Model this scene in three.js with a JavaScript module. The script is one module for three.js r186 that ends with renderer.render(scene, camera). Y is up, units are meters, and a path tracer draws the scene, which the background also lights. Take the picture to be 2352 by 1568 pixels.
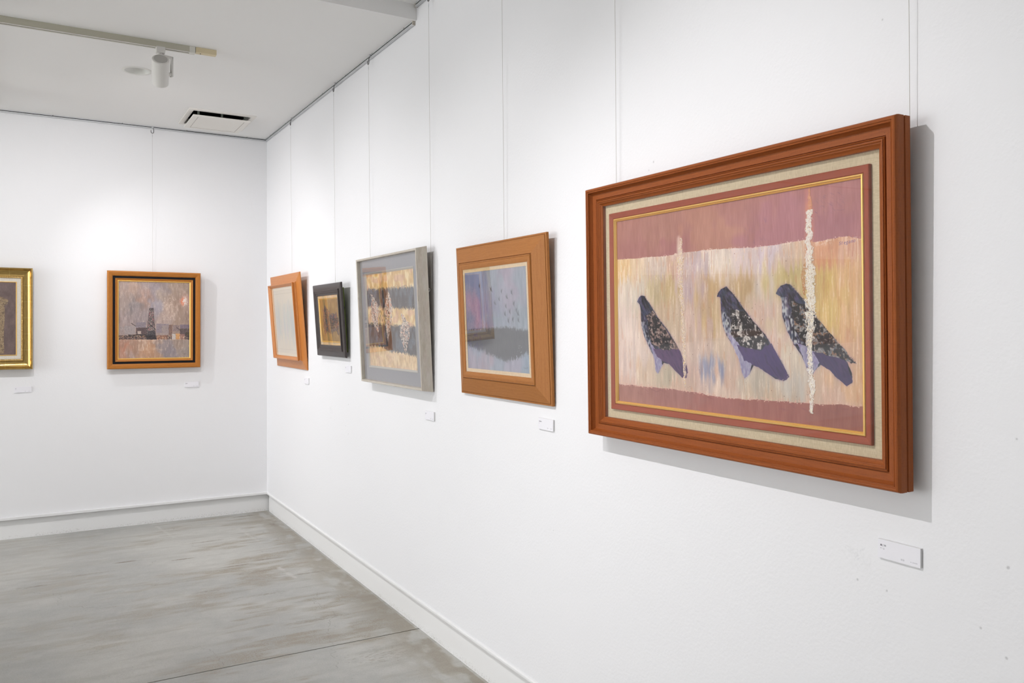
import * as THREE from 'three';
import { mergeGeometries as mergeAll, toCreasedNormals } from 'three/addons/utils/BufferGeometryUtils.js';
import { RectAreaLightUniformsLib } from 'three/addons/lights/RectAreaLightUniformsLib.js';
import { RoundedBoxGeometry } from 'three/addons/geometries/RoundedBoxGeometry.js';

RectAreaLightUniformsLib.init();
// ------------------------------------------------------------------ camera, exposure, light settings
const scene = new THREE.Scene();
scene.background = new THREE.Color(0x000000);
const camera = new THREE.PerspectiveCamera(2 * Math.atan(784 / 1888.54) * 180 / Math.PI, 2352 / 1568, 0.05, 60);
camera.position.set(-1.5277, 1.3924, 6.2893);
camera.rotation.y = -0.528;
camera.setViewOffset(2352, 1568, 0, 35, 2352, 1568);
camera.updateProjectionMatrix();
const renderer = new THREE.WebGLRenderer({ antialias: true });
renderer.toneMapping = THREE.LinearToneMapping;
renderer.toneMappingExposure = 0.125;
renderer.shadowMap.enabled = true;
renderer.shadowMap.type = THREE.PCFSoftShadowMap;
const LAMP = new THREE.Color(1.0, 0.982, 0.992);      // gallery spotlights
const H_LOW = 2.8, H_UP = 2.872, STEP_Z = 2.8;       // ceiling heights and the step between them
const ROOM_X = -7.6, ROOM_Z = 10.6;
// [place on the ceiling track x, z] -> [target x, y, z], candela, half angle
const TRACK_Z = 1.89, TRACK_X = -1.8;
const SPOTS = [
  ['A', -0.98, [-0.8, 1.1, 0], 22, 1.08], ['A', -1.73, [-1.75, 0.85, 0], 26, 1.1], ['A', -3.9, [-4.0, 1.0, 0], 40, 1.0], ['A', -5.1, [-5.0, 1.0, 0], 40, 1.0], ['A', -6.4, [-6.3, 1.0, 0], 40, 1.0],
  ['B', 0.62, [0, 1.0, 0.75], 28, 0.9], ['B', 2.2, [0, 1.0, 2.05], 38, 0.85], ['C', 3.75, [0, 0.95, 3.45], 31, 0.75], ['C', 4.55, [0, 0.85, 4.8], 54, 0.74],
];
// unseen recessed downlights added for bounced fill light: x, z, candela
const ADDED_DOWNLIGHTS = [[-3.6, 3.6, 360], [-5.4, 3.6, 360], [-3.6, 5.4, 360], [-5.4, 5.4, 360], [-3.6, 7.4, 360], [-5.4, 7.4, 360]];
// fill light: one large glowing window added to the unseen left wall (z0, z1, y0, y1) and its radiance
const ADDED_WINDOW = { z0: 0.5, z1: 4.7, y0: 0.3, y1: 2.6, L: 33, color: new THREE.Color(0.955, 0.98, 1.0) };

// ------------------------------------------------------------------ helpers
const mergeGeometries = (list) => mergeAll(list.map((g) => (g.index ? g.toNonIndexed() : g)));
let seed = 1;
const srand = (s) => { seed = s >>> 0; };
const rnd = () => { seed = (seed + 0x6D2B79F5) >>> 0; let t = seed; t = Math.imul(t ^ (t >>> 15), t | 1); t ^= t + Math.imul(t ^ (t >>> 7), t | 61); return ((t ^ (t >>> 14)) >>> 0) / 4294967296; };
const rr = (a, b) => a + (b - a) * rnd();
const gauss = () => (rnd() + rnd() + rnd() - 1.5) / 0.87;
const pick = (a) => a[Math.floor(rnd() * a.length)];
const used = {};
const numbered = (n) => { if (!(n in used)) { used[n] = 0; return n; } used[n] += 1; return n + '_' + String(used[n]).padStart(3, '0'); };
function mesh(name, geo, mat, parent) {
  const m = new THREE.Mesh(geo, mat); m.name = name; m.castShadow = true; m.receiveShadow = true;
  if (parent) parent.add(m);
  return m;
}
function struct(name, geo, mat, label) {
  const m = mesh(name, geo, mat, scene); m.userData = { kind: 'structure', label, category: name.split('_')[0] }; return m;
}
function thing(name, label, category, group) {
  const g = new THREE.Group(); g.name = numbered(name); g.userData = { label, category };
  if (group) g.userData.group = group;
  scene.add(g); return g;
}
const boxAt = (x0, x1, y0, y1, z0, z1) => new THREE.BoxGeometry(x1 - x0, y1 - y0, z1 - z0).translate((x0 + x1) / 2, (y0 + y1) / 2, (z0 + z1) / 2);
// uv in metres over two world axes
function planarUV(geo, su = 1, sv = 1) {
  const p = geo.attributes.position, n = geo.attributes.normal, uv = new Float32Array(p.count * 2);
  for (let i = 0; i < p.count; i++) {
    const ax = Math.abs(n.getX(i)), ay = Math.abs(n.getY(i)), az = Math.abs(n.getZ(i));
    let u, v;
    if (ay >= ax && ay >= az) { u = p.getX(i); v = p.getZ(i); } else if (ax >= az) { u = p.getZ(i); v = p.getY(i); } else { u = p.getX(i); v = p.getY(i); }
    uv[2 * i] = u / su; uv[2 * i + 1] = v / sv;
  }
  geo.setAttribute('uv', new THREE.BufferAttribute(uv, 2)); return geo;
}
const canvas = (w, h) => { const c = document.createElement('canvas'); c.width = w; c.height = h; return c; };
function tex(c, repeat = false, srgb = true) {
  const t = new THREE.CanvasTexture(c); if (srgb) t.colorSpace = THREE.SRGBColorSpace;
  t.magFilter = THREE.LinearFilter; t.anisotropy = 8;
  if (repeat) t.wrapS = t.wrapT = THREE.RepeatWrapping;
  return t;
}
const std = (o) => new THREE.MeshStandardMaterial(o);
const phys = (o) => new THREE.MeshPhysicalMaterial(o);
// tiling value noise
function makeNoise(s) {
  const N = 256, g = new Float32Array(N * N); srand(s); for (let i = 0; i < N * N; i++) g[i] = rnd();
  return (x, y, px = N, py = N) => {
    const x0 = Math.floor(x), y0 = Math.floor(y), fx = x - x0, fy = y - y0, w = (t) => t * t * (3 - 2 * t), m = (a, b) => ((a % b) + b) % b;
    const a = g[m(y0, py) % N * N + m(x0, px) % N], b = g[m(y0, py) % N * N + m(x0 + 1, px) % N], c = g[m(y0 + 1, py) % N * N + m(x0, px) % N], d = g[m(y0 + 1, py) % N * N + m(x0 + 1, px) % N];
    const u = w(fx), v = w(fy); return (a + (b - a) * u) + ((c + (d - c) * u) - (a + (b - a) * u)) * v;
  };
}
const noise = makeNoise(77);
function fbm(x, y, oct, p0x, p0y) { let s = 0, a = 0.5, f = 1; for (let i = 0; i < oct; i++) { s += a * noise(x * f + i * 17, y * f + i * 31, p0x * f, p0y * f); a *= 0.5; f *= 2; } return s / (1 - Math.pow(0.5, oct)); }
const clamp = (v, a = 0, b = 1) => Math.max(a, Math.min(b, v));
const sstep = (a, b, v) => { const t = clamp((v - a) / (b - a)); return t * t * (3 - 2 * t); };
const lerp3 = (a, b, t) => [a[0] + (b[0] - a[0]) * t, a[1] + (b[1] - a[1]) * t, a[2] + (b[2] - a[2]) * t];

// ------------------------------------------------------------------ surface materials
function grainBump(size, cells, oct, s) {
  const c = canvas(size, size), x = c.getContext('2d'), im = x.createImageData(size, size);
  for (let j = 0; j < size; j++) for (let i = 0; i < size; i++) {
    const v = 255 * clamp(0.5 + 1.6 * (fbm(i / size * cells + s, j / size * cells, oct, cells, cells) - 0.5)), k = 4 * (j * size + i);
    im.data[k] = im.data[k + 1] = im.data[k + 2] = v; im.data[k + 3] = 255;
  }
  x.putImageData(im, 0, 0); return tex(c, true, false);
}
const plasterBump = grainBump(1024, 128, 3, 0);
plasterBump.repeat.set(1 / 0.8, 1 / 0.8);
const plasterBumpWide = plasterBump.clone(); plasterBumpWide.repeat.set(4.5, 4.5);
const wallPaint = std({ color: new THREE.Color().setRGB(0.885, 0.885, 0.9), roughness: 0.75, bumpMap: plasterBump, bumpScale: 0.0002 });
const ceilingPaint = std({ color: new THREE.Color().setRGB(0.93, 0.925, 0.915), roughness: 0.9 });
const trimPaint = std({ color: new THREE.Color().setRGB(0.86, 0.86, 0.862), roughness: 0.42 });

// wall marks: faint scuffs and specks on the painted wall nearest the camera (3.6 m x 2.7 m piece of wall, z 3.2..6.8)
function wallMarks() {
  const c = canvas(2048, 2048), x = c.getContext('2d'); x.fillStyle = '#f1f1f3'; x.fillRect(0, 0, 2048, 2048);
  const S = 2048 / 3.6, at = (z, y) => [(z % 3.6) * S, 2048 - (y % 3.6) * S];
  srand(5);
  for (const [z, y, r] of [[5.455, 0.955, 2.6], [5.405, 0.83, 2], [5.452, 0.79, 2.2], [5.21, 0.845, 1.8], [5.14, 0.85, 2], [5.47, 1.19, 1.6], [4.47, 1.86, 2.2], [4.45, 1.84, 1.5], [5.20, 2.03, 1.5], [3.95, 0.7, 1.3]]) {
    const [px, py] = at(z, y); x.fillStyle = 'rgba(150,150,152,0.42)'; x.beginPath(); x.ellipse(px, py, r * 0.7, r * 0.6, rr(0, 3), 0, 7); x.fill();
  }
  const [qx, qy] = at(5.135, 0.895);
  for (let i = 0; i < 70; i++) { x.strokeStyle = `rgba(170,170,172,${rr(0.03, 0.1)})`; x.lineWidth = rr(0.6, 1.6); x.beginPath(); const a = qx + rr(-14, 22), b = qy + rr(-12, 10); x.moveTo(a, b); x.lineTo(a + rr(-6, 6), b + rr(-6, 6)); x.stroke(); }
  return tex(c, true);
}
const wallMarksTex = wallMarks();
const wallPaintMarked = std({ color: 0xffffff, map: wallMarksTex, roughness: 0.75, bumpMap: plasterBumpWide, bumpScale: 0.0002 });

// concrete floor, a piece 2.4 m x 3.6 m, u = x, v = z
const FLOOR_X = 2.4, FLOOR_Z = 3.6;
function concrete() {
  const SX = 1366, SZ = 2048, c = canvas(SX, SZ), x = c.getContext('2d'), im = x.createImageData(SX, SZ); srand(17);
  for (let j = 0; j < SZ; j++) for (let i = 0; i < SX; i++) {
    const u = i / SX, v = j / SZ, wx = u * FLOOR_X - FLOOR_X;
    const cloud = fbm(u * 4, v * 6, 3, 4, 6), wob = 0.012 * (cloud - 0.5), streak = fbm(u * 9, (v + wob) * 80, 3, 9, 80), fleck = noise(i * 0.8, j * 0.8), med = fbm(u * 46, v * 90, 2, 46, 90);
    let col = lerp3([196, 195, 189], [178, 178, 174], sstep(0.3, 0.72, cloud));
    col = lerp3(col, [172, 170, 163], 0.55 * sstep(0.5, 0.75, 0.7 * streak + 0.3 * med));
    // brown trowel stains, broken up by the grain of the surface, running parallel to the far wall
    const near = sstep(-1.6, -0.3, wx), patch = fbm(u * 5 + 40, v * 13 + 11, 2, 5, 13), band = fbm(u * 16 + 90, (v + wob) * 100 + 5, 3, 16, 100);
    const grit = sstep(0.38, 0.6, 0.55 * fleck + 0.45 * med);
    let stain = sstep(0.53, 0.74, patch * 0.5 + band * 0.52 + 0.05 * near) * (0.2 + 0.8 * grit) * (0.45 + 0.55 * near);
    const margin = sstep(-0.24 + 0.3 * (cloud - 0.5), -0.03, wx); stain = Math.max(stain, margin * 0.75 * sstep(0.3, 0.62, fbm(u * 40, v * 30, 3, 40, 30)));
    col = lerp3(col, [136, 122, 100], clamp(stain) * 0.66);
    const g = (fleck - 0.5) * 13 + (rnd() - 0.5) * 12 + (med - 0.5) * 16, k = 4 * (j * SX + i);
    im.data[k] = col[0] + g; im.data[k + 1] = col[1] + g; im.data[k + 2] = col[2] + g; im.data[k + 3] = 255;
  }
  x.putImageData(im, 0, 0);
  const P = (wx, wz) => [(wx + FLOOR_X) / FLOOR_X * SX, wz / FLOOR_Z * SZ];
  srand(31);
  const cracks = [[[-0.24, 2.05], [-0.3, 2.2], [-0.26, 2.4], [-0.36, 2.62], [-0.4, 2.8], [-0.46, 3.05]], [[-0.92, 2.5], [-0.86, 2.6], [-0.85, 2.8]], [[-1.55, 1.3], [-1.4, 1.42], [-1.42, 1.6], [-1.25, 1.75], [-1.0, 1.8]], [[-1.4, 1.42], [-1.15, 1.3], [-0.95, 1.22]], [[-0.62, 0.62], [-0.66, 0.78], [-0.56, 0.86]], [[-0.9, 1.0], [-0.95, 1.1]], [[-1.75, 2.1], [-1.72, 2.35]], [[-0.55, 1.45], [-0.5, 1.6], [-0.4, 1.75]], [[-0.2, 0.6], [-0.12, 0.75], [-0.16, 0.95]], [[-0.7, 0.2], [-0.66, 0.34]], [[-0.35, 1.1], [-0.22, 1.16], [-0.1, 1.3]]];
  for (const cr of cracks) {
    for (let q = 0; q < cr.length - 1; q++) { let [px, pz] = cr[q]; for (let t = 1; t <= 14; t++) { const f = t / 14, nx = cr[q][0] + (cr[q + 1][0] - cr[q][0]) * f + (t < 14 ? rr(-0.011, 0.011) : 0), nz = cr[q][1] + (cr[q + 1][1] - cr[q][1]) * f + (t < 14 ? rr(-0.011, 0.011) : 0), A = P(px, pz), B = P(nx, nz); x.strokeStyle = `rgba(84,76,64,${rr(0.15, 0.6)})`; x.lineWidth = rr(0.5, 1.2); x.beginPath(); x.moveTo(...A); x.lineTo(...B); x.stroke(); px = nx; pz = nz; } }
  }
  // dark smears of many small flecks, pale scraped strips, specks
  for (const [wx, wz, w, h, a] of [[-1.05, 0.94, 0.05, 0.01, 0.34], [-0.18, 0.09, 0.07, 0.012, 0.4], [-1.5, 1.2, 0.09, 0.014, 0.25], [-0.75, 1.05, 0.06, 0.009, 0.25], [-0.06, 0.45, 0.03, 0.05, 0.34], [-0.5, 1.35, 0.07, 0.01, 0.24], [-0.42, 1.52, 0.12, 0.022, 0.24], [-0.9, 1.5, 0.11, 0.02, 0.2], [-0.25, 3.0, 0.1, 0.07, 0.32], [-0.7, 1.75, 0.1, 0.018, 0.26], [-0.5, 1.95, 0.12, 0.02, 0.26], [-0.3, 1.3, 0.09, 0.012, 0.24], [-1.25, 1.1, 0.12, 0.012, 0.2], [-0.55, 0.7, 0.1, 0.008, 0.24], [-1.3, 2.3, 0.05, 0.12, 0.14], [-0.35, 2.45, 0.12, 0.02, 0.26], [-0.2, 1.7, 0.1, 0.014, 0.26]]) {
    for (let i = 0; i < 320; i++) { const [a1, b1] = P(wx + gauss() * w, wz + gauss() * h); x.fillStyle = `rgba(104,90,70,${a * rr(0.15, 0.8)})`; x.beginPath(); x.ellipse(a1, b1, rr(0.8, 7), rr(0.5, 1.5), rr(-0.12, 0.12), 0, 7); x.fill(); }
  }
  for (const [x0, z0, x1, z1] of [[-0.78, 0.1, -0.72, 0.5], [-0.3, 0.45, -0.26, 0.9], [-0.3, 1.5, -0.27, 1.75]]) for (let i = 0; i < 80; i++) { const f = rnd(), [a, b] = P(x0 + (x1 - x0) * f + gauss() * 0.008, z0 + (z1 - z0) * f); x.fillStyle = `rgba(206,204,198,${rr(0.05, 0.25)})`; x.beginPath(); x.ellipse(a, b, rr(3, 9), rr(3, 10), 0, 0, 7); x.fill(); }
  for (let i = 0; i < 900; i++) { const [a, b] = P(-rr(0, FLOOR_X), rr(0, FLOOR_Z)); x.fillStyle = `rgba(74,66,56,${rr(0.1, 0.5)})`; x.beginPath(); x.ellipse(a, b, rr(0.5, 2.2), rr(0.4, 1), rr(-0.3, 0.3), 0, 7); x.fill(); }
  return tex(c, true);
}
const concreteTex = concrete();
const concreteMat = std({ color: new THREE.Color().setRGB(0.8, 0.8, 0.8), map: concreteTex, roughness: 0.42, bumpMap: plasterBump, bumpScale: 0.0004 });
const jointMat = std({ color: 0x3a3733, roughness: 0.95 });

// ------------------------------------------------------------------ the room shell
const LIP = 0.131, HB = 0.145, REC = 0.0125;
{
  const floor = new THREE.Group(); floor.name = 'floor'; floor.userData = { kind: 'structure', label: 'worn grey concrete floor with brown streaks and a saw-cut joint', category: 'floor' }; scene.add(floor);
  const slab = (z0, z1) => { const g = boxAt(ROOM_X - 0.3, 0.3, -0.12, 0, z0, z1); planarUV(g, 3.6, 3.6); const p = g.attributes.position, uv = g.attributes.uv; for (let i = 0; i < p.count; i++) if (Math.abs(g.attributes.normal.getY(i)) > 0.5) uv.setXY(i, (p.getX(i) + FLOOR_X) / FLOOR_X, 1 - p.getZ(i) / FLOOR_Z); return g; };
  mesh('slab', slab(-0.3, STEP_Z - 0.0035), concreteMat, floor);
  mesh('slab', slab(STEP_Z + 0.0035, ROOM_Z + 0.3), concreteMat, floor);
  mesh('joint_filler', boxAt(ROOM_X - 0.3, 0.3, -0.12, -0.009, STEP_Z - 0.0035, STEP_Z + 0.0035), jointMat, floor);
}
// vent opening and downlight opening in the lower ceiling
const VENT = { x0: -0.64, x1: -0.245, z0: 0.225, z1: 0.655 }, DOWN = { x: -1.03, z: 1.335, r: 0.068 };
{
  const sh = new THREE.Shape(); sh.moveTo(ROOM_X - 0.3, 0.3); sh.lineTo(0.3, 0.3); sh.lineTo(0.3, -STEP_Z); sh.lineTo(ROOM_X - 0.3, -STEP_Z); sh.closePath();
  const h1 = new THREE.Path(); h1.moveTo(VENT.x0, -VENT.z0); h1.lineTo(VENT.x0, -VENT.z1); h1.lineTo(VENT.x1, -VENT.z1); h1.lineTo(VENT.x1, -VENT.z0); h1.closePath(); sh.holes.push(h1);
  const h2 = new THREE.Path(); h2.absarc(DOWN.x, -DOWN.z, DOWN.r, 0, Math.PI * 2, true); sh.holes.push(h2);
  const g = new THREE.ExtrudeGeometry(sh, { depth: 0.2, bevelEnabled: false, curveSegments: 40 }).rotateX(-Math.PI / 2).translate(0, H_LOW, 0);
  const grp = new THREE.Group(); grp.name = 'ceiling'; grp.userData = { kind: 'structure', label: 'flat white ceiling, lower over the far end with a step', category: 'ceiling' }; scene.add(grp);
  mesh('lower_ceiling', g, ceilingPaint, grp);
  mesh('upper_ceiling', boxAt(ROOM_X - 0.3, 0.3, H_UP, 3.1, STEP_Z, ROOM_Z + 0.3), ceilingPaint, grp);
}
struct('wall_right', planarUV(boxAt(0, 0.3, LIP, 3.2, -0.3, ROOM_Z + 0.3), 3.6, 3.6), wallPaintMarked, 'long white plastered wall on the right carrying five pictures');
struct('wall_back', planarUV(boxAt(ROOM_X - 0.3, 0, LIP, 3.2, -0.3, 0)), wallPaint, 'white plastered wall at the far end of the gallery');
{
  const { z0, z1, y0, y1 } = ADDED_WINDOW, sh = new THREE.Shape(); sh.moveTo(-0.3, 0); sh.lineTo(ROOM_Z + 0.3, 0); sh.lineTo(ROOM_Z + 0.3, 3.2); sh.lineTo(-0.3, 3.2); sh.closePath();
  const h = new THREE.Path(); h.moveTo(z0, y0); h.lineTo(z0, y1); h.lineTo(z1, y1); h.lineTo(z1, y0); h.closePath(); sh.holes.push(h);
  struct('wall_left', new THREE.ExtrudeGeometry(sh, { depth: 0.3, bevelEnabled: false }).rotateY(-Math.PI / 2).translate(ROOM_X, 0, 0), wallPaint, 'white wall on the far left side of the gallery with an added fill-light window');
  const win = new THREE.Group(); win.name = 'window_1'; win.userData = { kind: 'structure', label: 'made-up glowing window in the unseen left wall, added as fill light', category: 'window' }; scene.add(win);  // added window, out of view, made to brighten walls and ceiling
  const frost = std({ color: 0xffffff, emissive: ADDED_WINDOW.color, emissiveIntensity: 9, roughness: 0.5 }), fm = std({ color: 0xd8d8d6, roughness: 0.5 }), n = 5, w = (z1 - z0) / n, fx = ROOM_X - 0.14;
  for (let i = 0; i < n; i++) mesh('added_glow_pane', boxAt(fx - 0.012, fx - 0.004, y0, y1, z0 + i * w, z0 + (i + 1) * w), frost, win);
  for (let i = 0; i <= n; i++) mesh('added_mullion', boxAt(fx - 0.03, fx + 0.03, y0, y1, z0 + i * w - (i ? 0.02 : 0), z0 + i * w + (i < n ? 0.02 : 0)), fm, win);
  for (const y of [y0, y1 - 0.04]) mesh('added_window_rail', boxAt(fx - 0.03, fx + 0.03, y, y + 0.04, z0, z1), fm, win);
  const L = new THREE.RectAreaLight(ADDED_WINDOW.color, ADDED_WINDOW.L, z1 - z0 - 0.1, y1 - y0 - 0.1); L.name = 'added_window_light'; L.position.set(fx + 0.04, (y0 + y1) / 2, (z0 + z1) / 2); L.rotation.y = -Math.PI / 2; win.add(L);
}
struct('wall_front', planarUV(boxAt(ROOM_X, 0.3, 0, 3.2, ROOM_Z, ROOM_Z + 0.3)), wallPaint, 'white wall closing the gallery behind the viewer');
// recessed skirting with grimy specks of floor polish along its foot
function skirtTex(s) {
  const c = canvas(2048, 128), x = c.getContext('2d'); x.fillStyle = '#f3f3f3'; x.fillRect(0, 0, 2048, 128); srand(s);
  for (let i = 0; i < 3000; i++) {
    const u = rnd() * 2048, cl = fbm(u / 2048 * 12, s, 3, 12, 7); if (rnd() > sstep(0.3, 0.7, cl) + 0.12) continue;
    const y = 125 - Math.abs(gauss()) * 17 * (0.4 + cl); x.fillStyle = `rgba(${126 + rr(-15, 15)},${122 + rr(-15, 15)},${112 + rr(-12, 12)},${rr(0.03, 0.16)})`; x.beginPath(); x.ellipse(u, y, rr(0.6, 3.2), rr(0.5, 2.2), rr(-1, 1), 0, 7); x.fill();
  }
  return tex(c, true);
}
const skirtUV = (g) => { planarUV(g, 2.2, LIP); return g; };
struct('baseboard_right', skirtUV(boxAt(REC, 0.25, 0, LIP, REC, ROOM_Z)), std({ color: 0xffffff, map: skirtTex(3), roughness: 0.45 }), 'white recessed skirting along the foot of the right wall');
struct('baseboard_back', skirtUV(boxAt(ROOM_X, 0.25, 0, LIP, -0.25, -REC)), std({ color: 0xffffff, map: skirtTex(8), roughness: 0.45 }), 'white recessed skirting along the foot of the far wall');
{
  const lip = new THREE.Shape(); lip.moveTo(0.02, 0); lip.lineTo(-0.0066, 0); lip.lineTo(-0.0075, 0.002); lip.lineTo(-0.0075, 0.0085); lip.quadraticCurveTo(-0.007, 0.0132, 0, 0.014); lip.lineTo(0.02, 0.014); lip.closePath();
  const g1 = new THREE.ExtrudeGeometry(lip, { depth: ROOM_Z, bevelEnabled: false, curveSegments: 6 }).translate(0, LIP, 0);
  const g2 = new THREE.ExtrudeGeometry(lip, { depth: -ROOM_X, bevelEnabled: false, curveSegments: 6 }).rotateY(Math.PI / 2).scale(1, 1, -1).translate(ROOM_X, LIP, 0);
  // mirrored geometry: put the winding right again
  const ix = g2.index; if (ix) { for (let i = 0; i < ix.count; i += 3) { const a = ix.getX(i + 1); ix.setX(i + 1, ix.getX(i + 2)); ix.setX(i + 2, a); } } else { for (const k of Object.keys(g2.attributes)) { const at = g2.attributes[k], n = at.itemSize; for (let i = 0; i < at.count; i += 3) for (let q = 0; q < n; q++) { const a = at.array[(i + 1) * n + q]; at.array[(i + 1) * n + q] = at.array[(i + 2) * n + q]; at.array[(i + 2) * n + q] = a; } } }
  g2.computeVertexNormals();
  struct('trim_1', g1, trimPaint, 'thin white bead above the skirting of the right wall');
  struct('trim_2', g2, trimPaint, 'thin white bead above the skirting of the far wall');
}

// ------------------------------------------------------------------ timber, gilding, fabric
function wood(cols, s, dark = 0.5) {
  const W = 1024, Hh = 512, c = canvas(W, Hh), x = c.getContext('2d'), im = x.createImageData(W, Hh); srand(s);
  const r1 = rnd() * 50;
  for (let j = 0; j < Hh; j++) for (let i = 0; i < W; i++) {
    const warp = fbm(i / W * 3 + r1, j / Hh * 4, 3, 3, 4) * 3.2, ring = 0.5 + 0.5 * Math.sin((j / Hh * 9 + warp) * 6.283), fib = noise(i / W * 26, j * 0.85 + r1 * 7, 26, 435), fib2 = noise(i / W * 90 + 5, j * 0.9, 90, 460);
    let t = 0.22 * ring + 0.5 * fib + 0.28 * fib2;
    let col = lerp3(cols[0], cols[1], t); const pore = sstep(0.80, 0.95, noise(i / W * 70 + 60, j * 0.7 + 90, 70, 358)); col = lerp3(col, cols[2], pore * dark);
    const k = 4 * (j * W + i); im.data[k] = col[0]; im.data[k + 1] = col[1]; im.data[k + 2] = col[2]; im.data[k + 3] = 255;
  }
  x.putImageData(im, 0, 0); return tex(c, true);
}
const woodMat = (cols, s, o = {}) => phys({ color: 0xffffff, map: wood(cols, s, o.dark ?? 0.5), roughness: o.rough ?? 0.42, specularIntensity: o.spec ?? 0.45, clearcoat: o.coat ?? 0, clearcoatRoughness: 0.35 });
const MAHOGANY = woodMat([[126, 63, 23], [152, 82, 33], [84, 36, 12]], 11, { rough: 0.5 });
const RUSSET = woodMat([[134, 62, 40], [152, 76, 50], [106, 46, 28]], 12, { rough: 0.5, dark: 0.25 });
const TEAK = woodMat([[148, 94, 47], [172, 115, 62], [112, 64, 29]], 13, { rough: 0.5 });
const PINE = woodMat([[176, 106, 46], [200, 131, 66], [146, 82, 34]], 14, { rough: 0.4, spec: 0.8, coat: 0.15 });
const OAK = woodMat([[160, 99, 40], [184, 122, 56], [122, 68, 24]], 15, { rough: 0.45 });
const EBONY = woodMat([[56, 50, 50], [70, 64, 63], [36, 32, 32]], 16, { rough: 0.42, spec: 0.9 });
const gilt = std({ color: new THREE.Color().setRGB(0.84, 0.54, 0.15), metalness: 0.55, roughness: 0.4 });
function leafTex() {
  const c = canvas(1024, 256), x = c.getContext('2d'); x.fillStyle = '#bb9c5f'; x.fillRect(0, 0, 1024, 256); srand(66);
  for (let i = 0; i < 900; i++) { x.strokeStyle = `rgba(${pick(['96,76,36', '206,178,108', '150,120,60'])},${rr(0.04, 0.2)})`; x.lineWidth = rr(1, 7); const a = rnd() * 1024, b = rnd() * 256, l = rr(20, 120); x.beginPath(); x.moveTo(a, b); x.lineTo(a + l, b + rr(-3, 3)); x.stroke(); }
  for (let k = 0; k < 4; k++) { x.strokeStyle = 'rgba(226,204,130,0.8)'; x.lineWidth = 4; x.beginPath(); for (let y = 0; y <= 256; y += 16) { const px = 100 + k * 256 + rr(-3, 3); y ? x.lineTo(px, y) : x.moveTo(px, y); } x.stroke(); }
  return tex(c, true);
}
const goldLeaf = std({ color: 0xffffff, map: leafTex(), metalness: 1, roughness: 0.25 });
function silverTex() {
  const c = canvas(512, 512), x = c.getContext('2d'); x.fillStyle = '#c6beb2'; x.fillRect(0, 0, 512, 512); srand(21);
  for (let i = 0; i < 500; i++) { x.fillStyle = `rgba(${pick(['172,160,144', '214,210,204', '192,186,176', '160,148,132'])},${rr(0.03, 0.16)})`; x.beginPath(); x.ellipse(rnd() * 512, rnd() * 512, rr(4, 60), rr(4, 40), rr(0, 3), 0, 7); x.fill(); }
  for (let i = 0; i < 900; i++) { x.fillStyle = `rgba(220,218,212,${rr(0.1, 0.6)})`; x.beginPath(); x.arc(rnd() * 512, rnd() * 512, rr(0.4, 1.6), 0, 7); x.fill(); }
  return tex(c, true);
}
const silverMat = std({ color: 0xffffff, map: silverTex(), metalness: 0.2, roughness: 0.42 });
function weave(base, s) {
  const c = canvas(512, 512), x = c.getContext('2d'), im = x.createImageData(512, 512); srand(s);
  for (let j = 0; j < 512; j++) for (let i = 0; i < 512; i++) { const v = 7 * (Math.sin(i * 1.57) * 0.5 + Math.sin(j * 1.57) * 0.5) + 16 * (noise(i * 0.5, j * 0.04, 256, 20) - 0.5) + 16 * (noise(i * 0.04 + 50, j * 0.5, 20, 256) - 0.5), k = 4 * (j * 512 + i); im.data[k] = base[0] + v; im.data[k + 1] = base[1] + v; im.data[k + 2] = base[2] + v; im.data[k + 3] = 255; }
  x.putImageData(im, 0, 0); return tex(c, true);
}
const linen = std({ color: 0xffffff, map: weave([196, 180, 150], 4), roughness: 0.95 });
const creamLinen = std({ color: 0xffffff, map: weave([222, 196, 158], 6), roughness: 0.95 });
const paleLinen = std({ color: 0xffffff, map: weave([226, 220, 208], 7), roughness: 0.95 });
const blackVelvet = std({ color: 0x15151a, roughness: 1 });
const greyMat = std({ color: new THREE.Color().setRGB(0.3, 0.295, 0.315), roughness: 0.95 });
const greyFillet = std({ color: 0xb3b0aa, roughness: 0.6 });
const creamMat = std({ color: 0xe3d6c0, roughness: 0.95 });
const backBoard = std({ color: 0x6d5a42, roughness: 0.9 });
const oliveFelt = std({ color: 0x55602f, roughness: 0.95 });
const pictureGlass = (ior) => phys({ color: 0xffffff, transmission: 1, thickness: 0, roughness: 0, ior });
const glass = pictureGlass(2.5), clearAcrylic = pictureGlass(1.42), plainGlass = pictureGlass(1.75);

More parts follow.
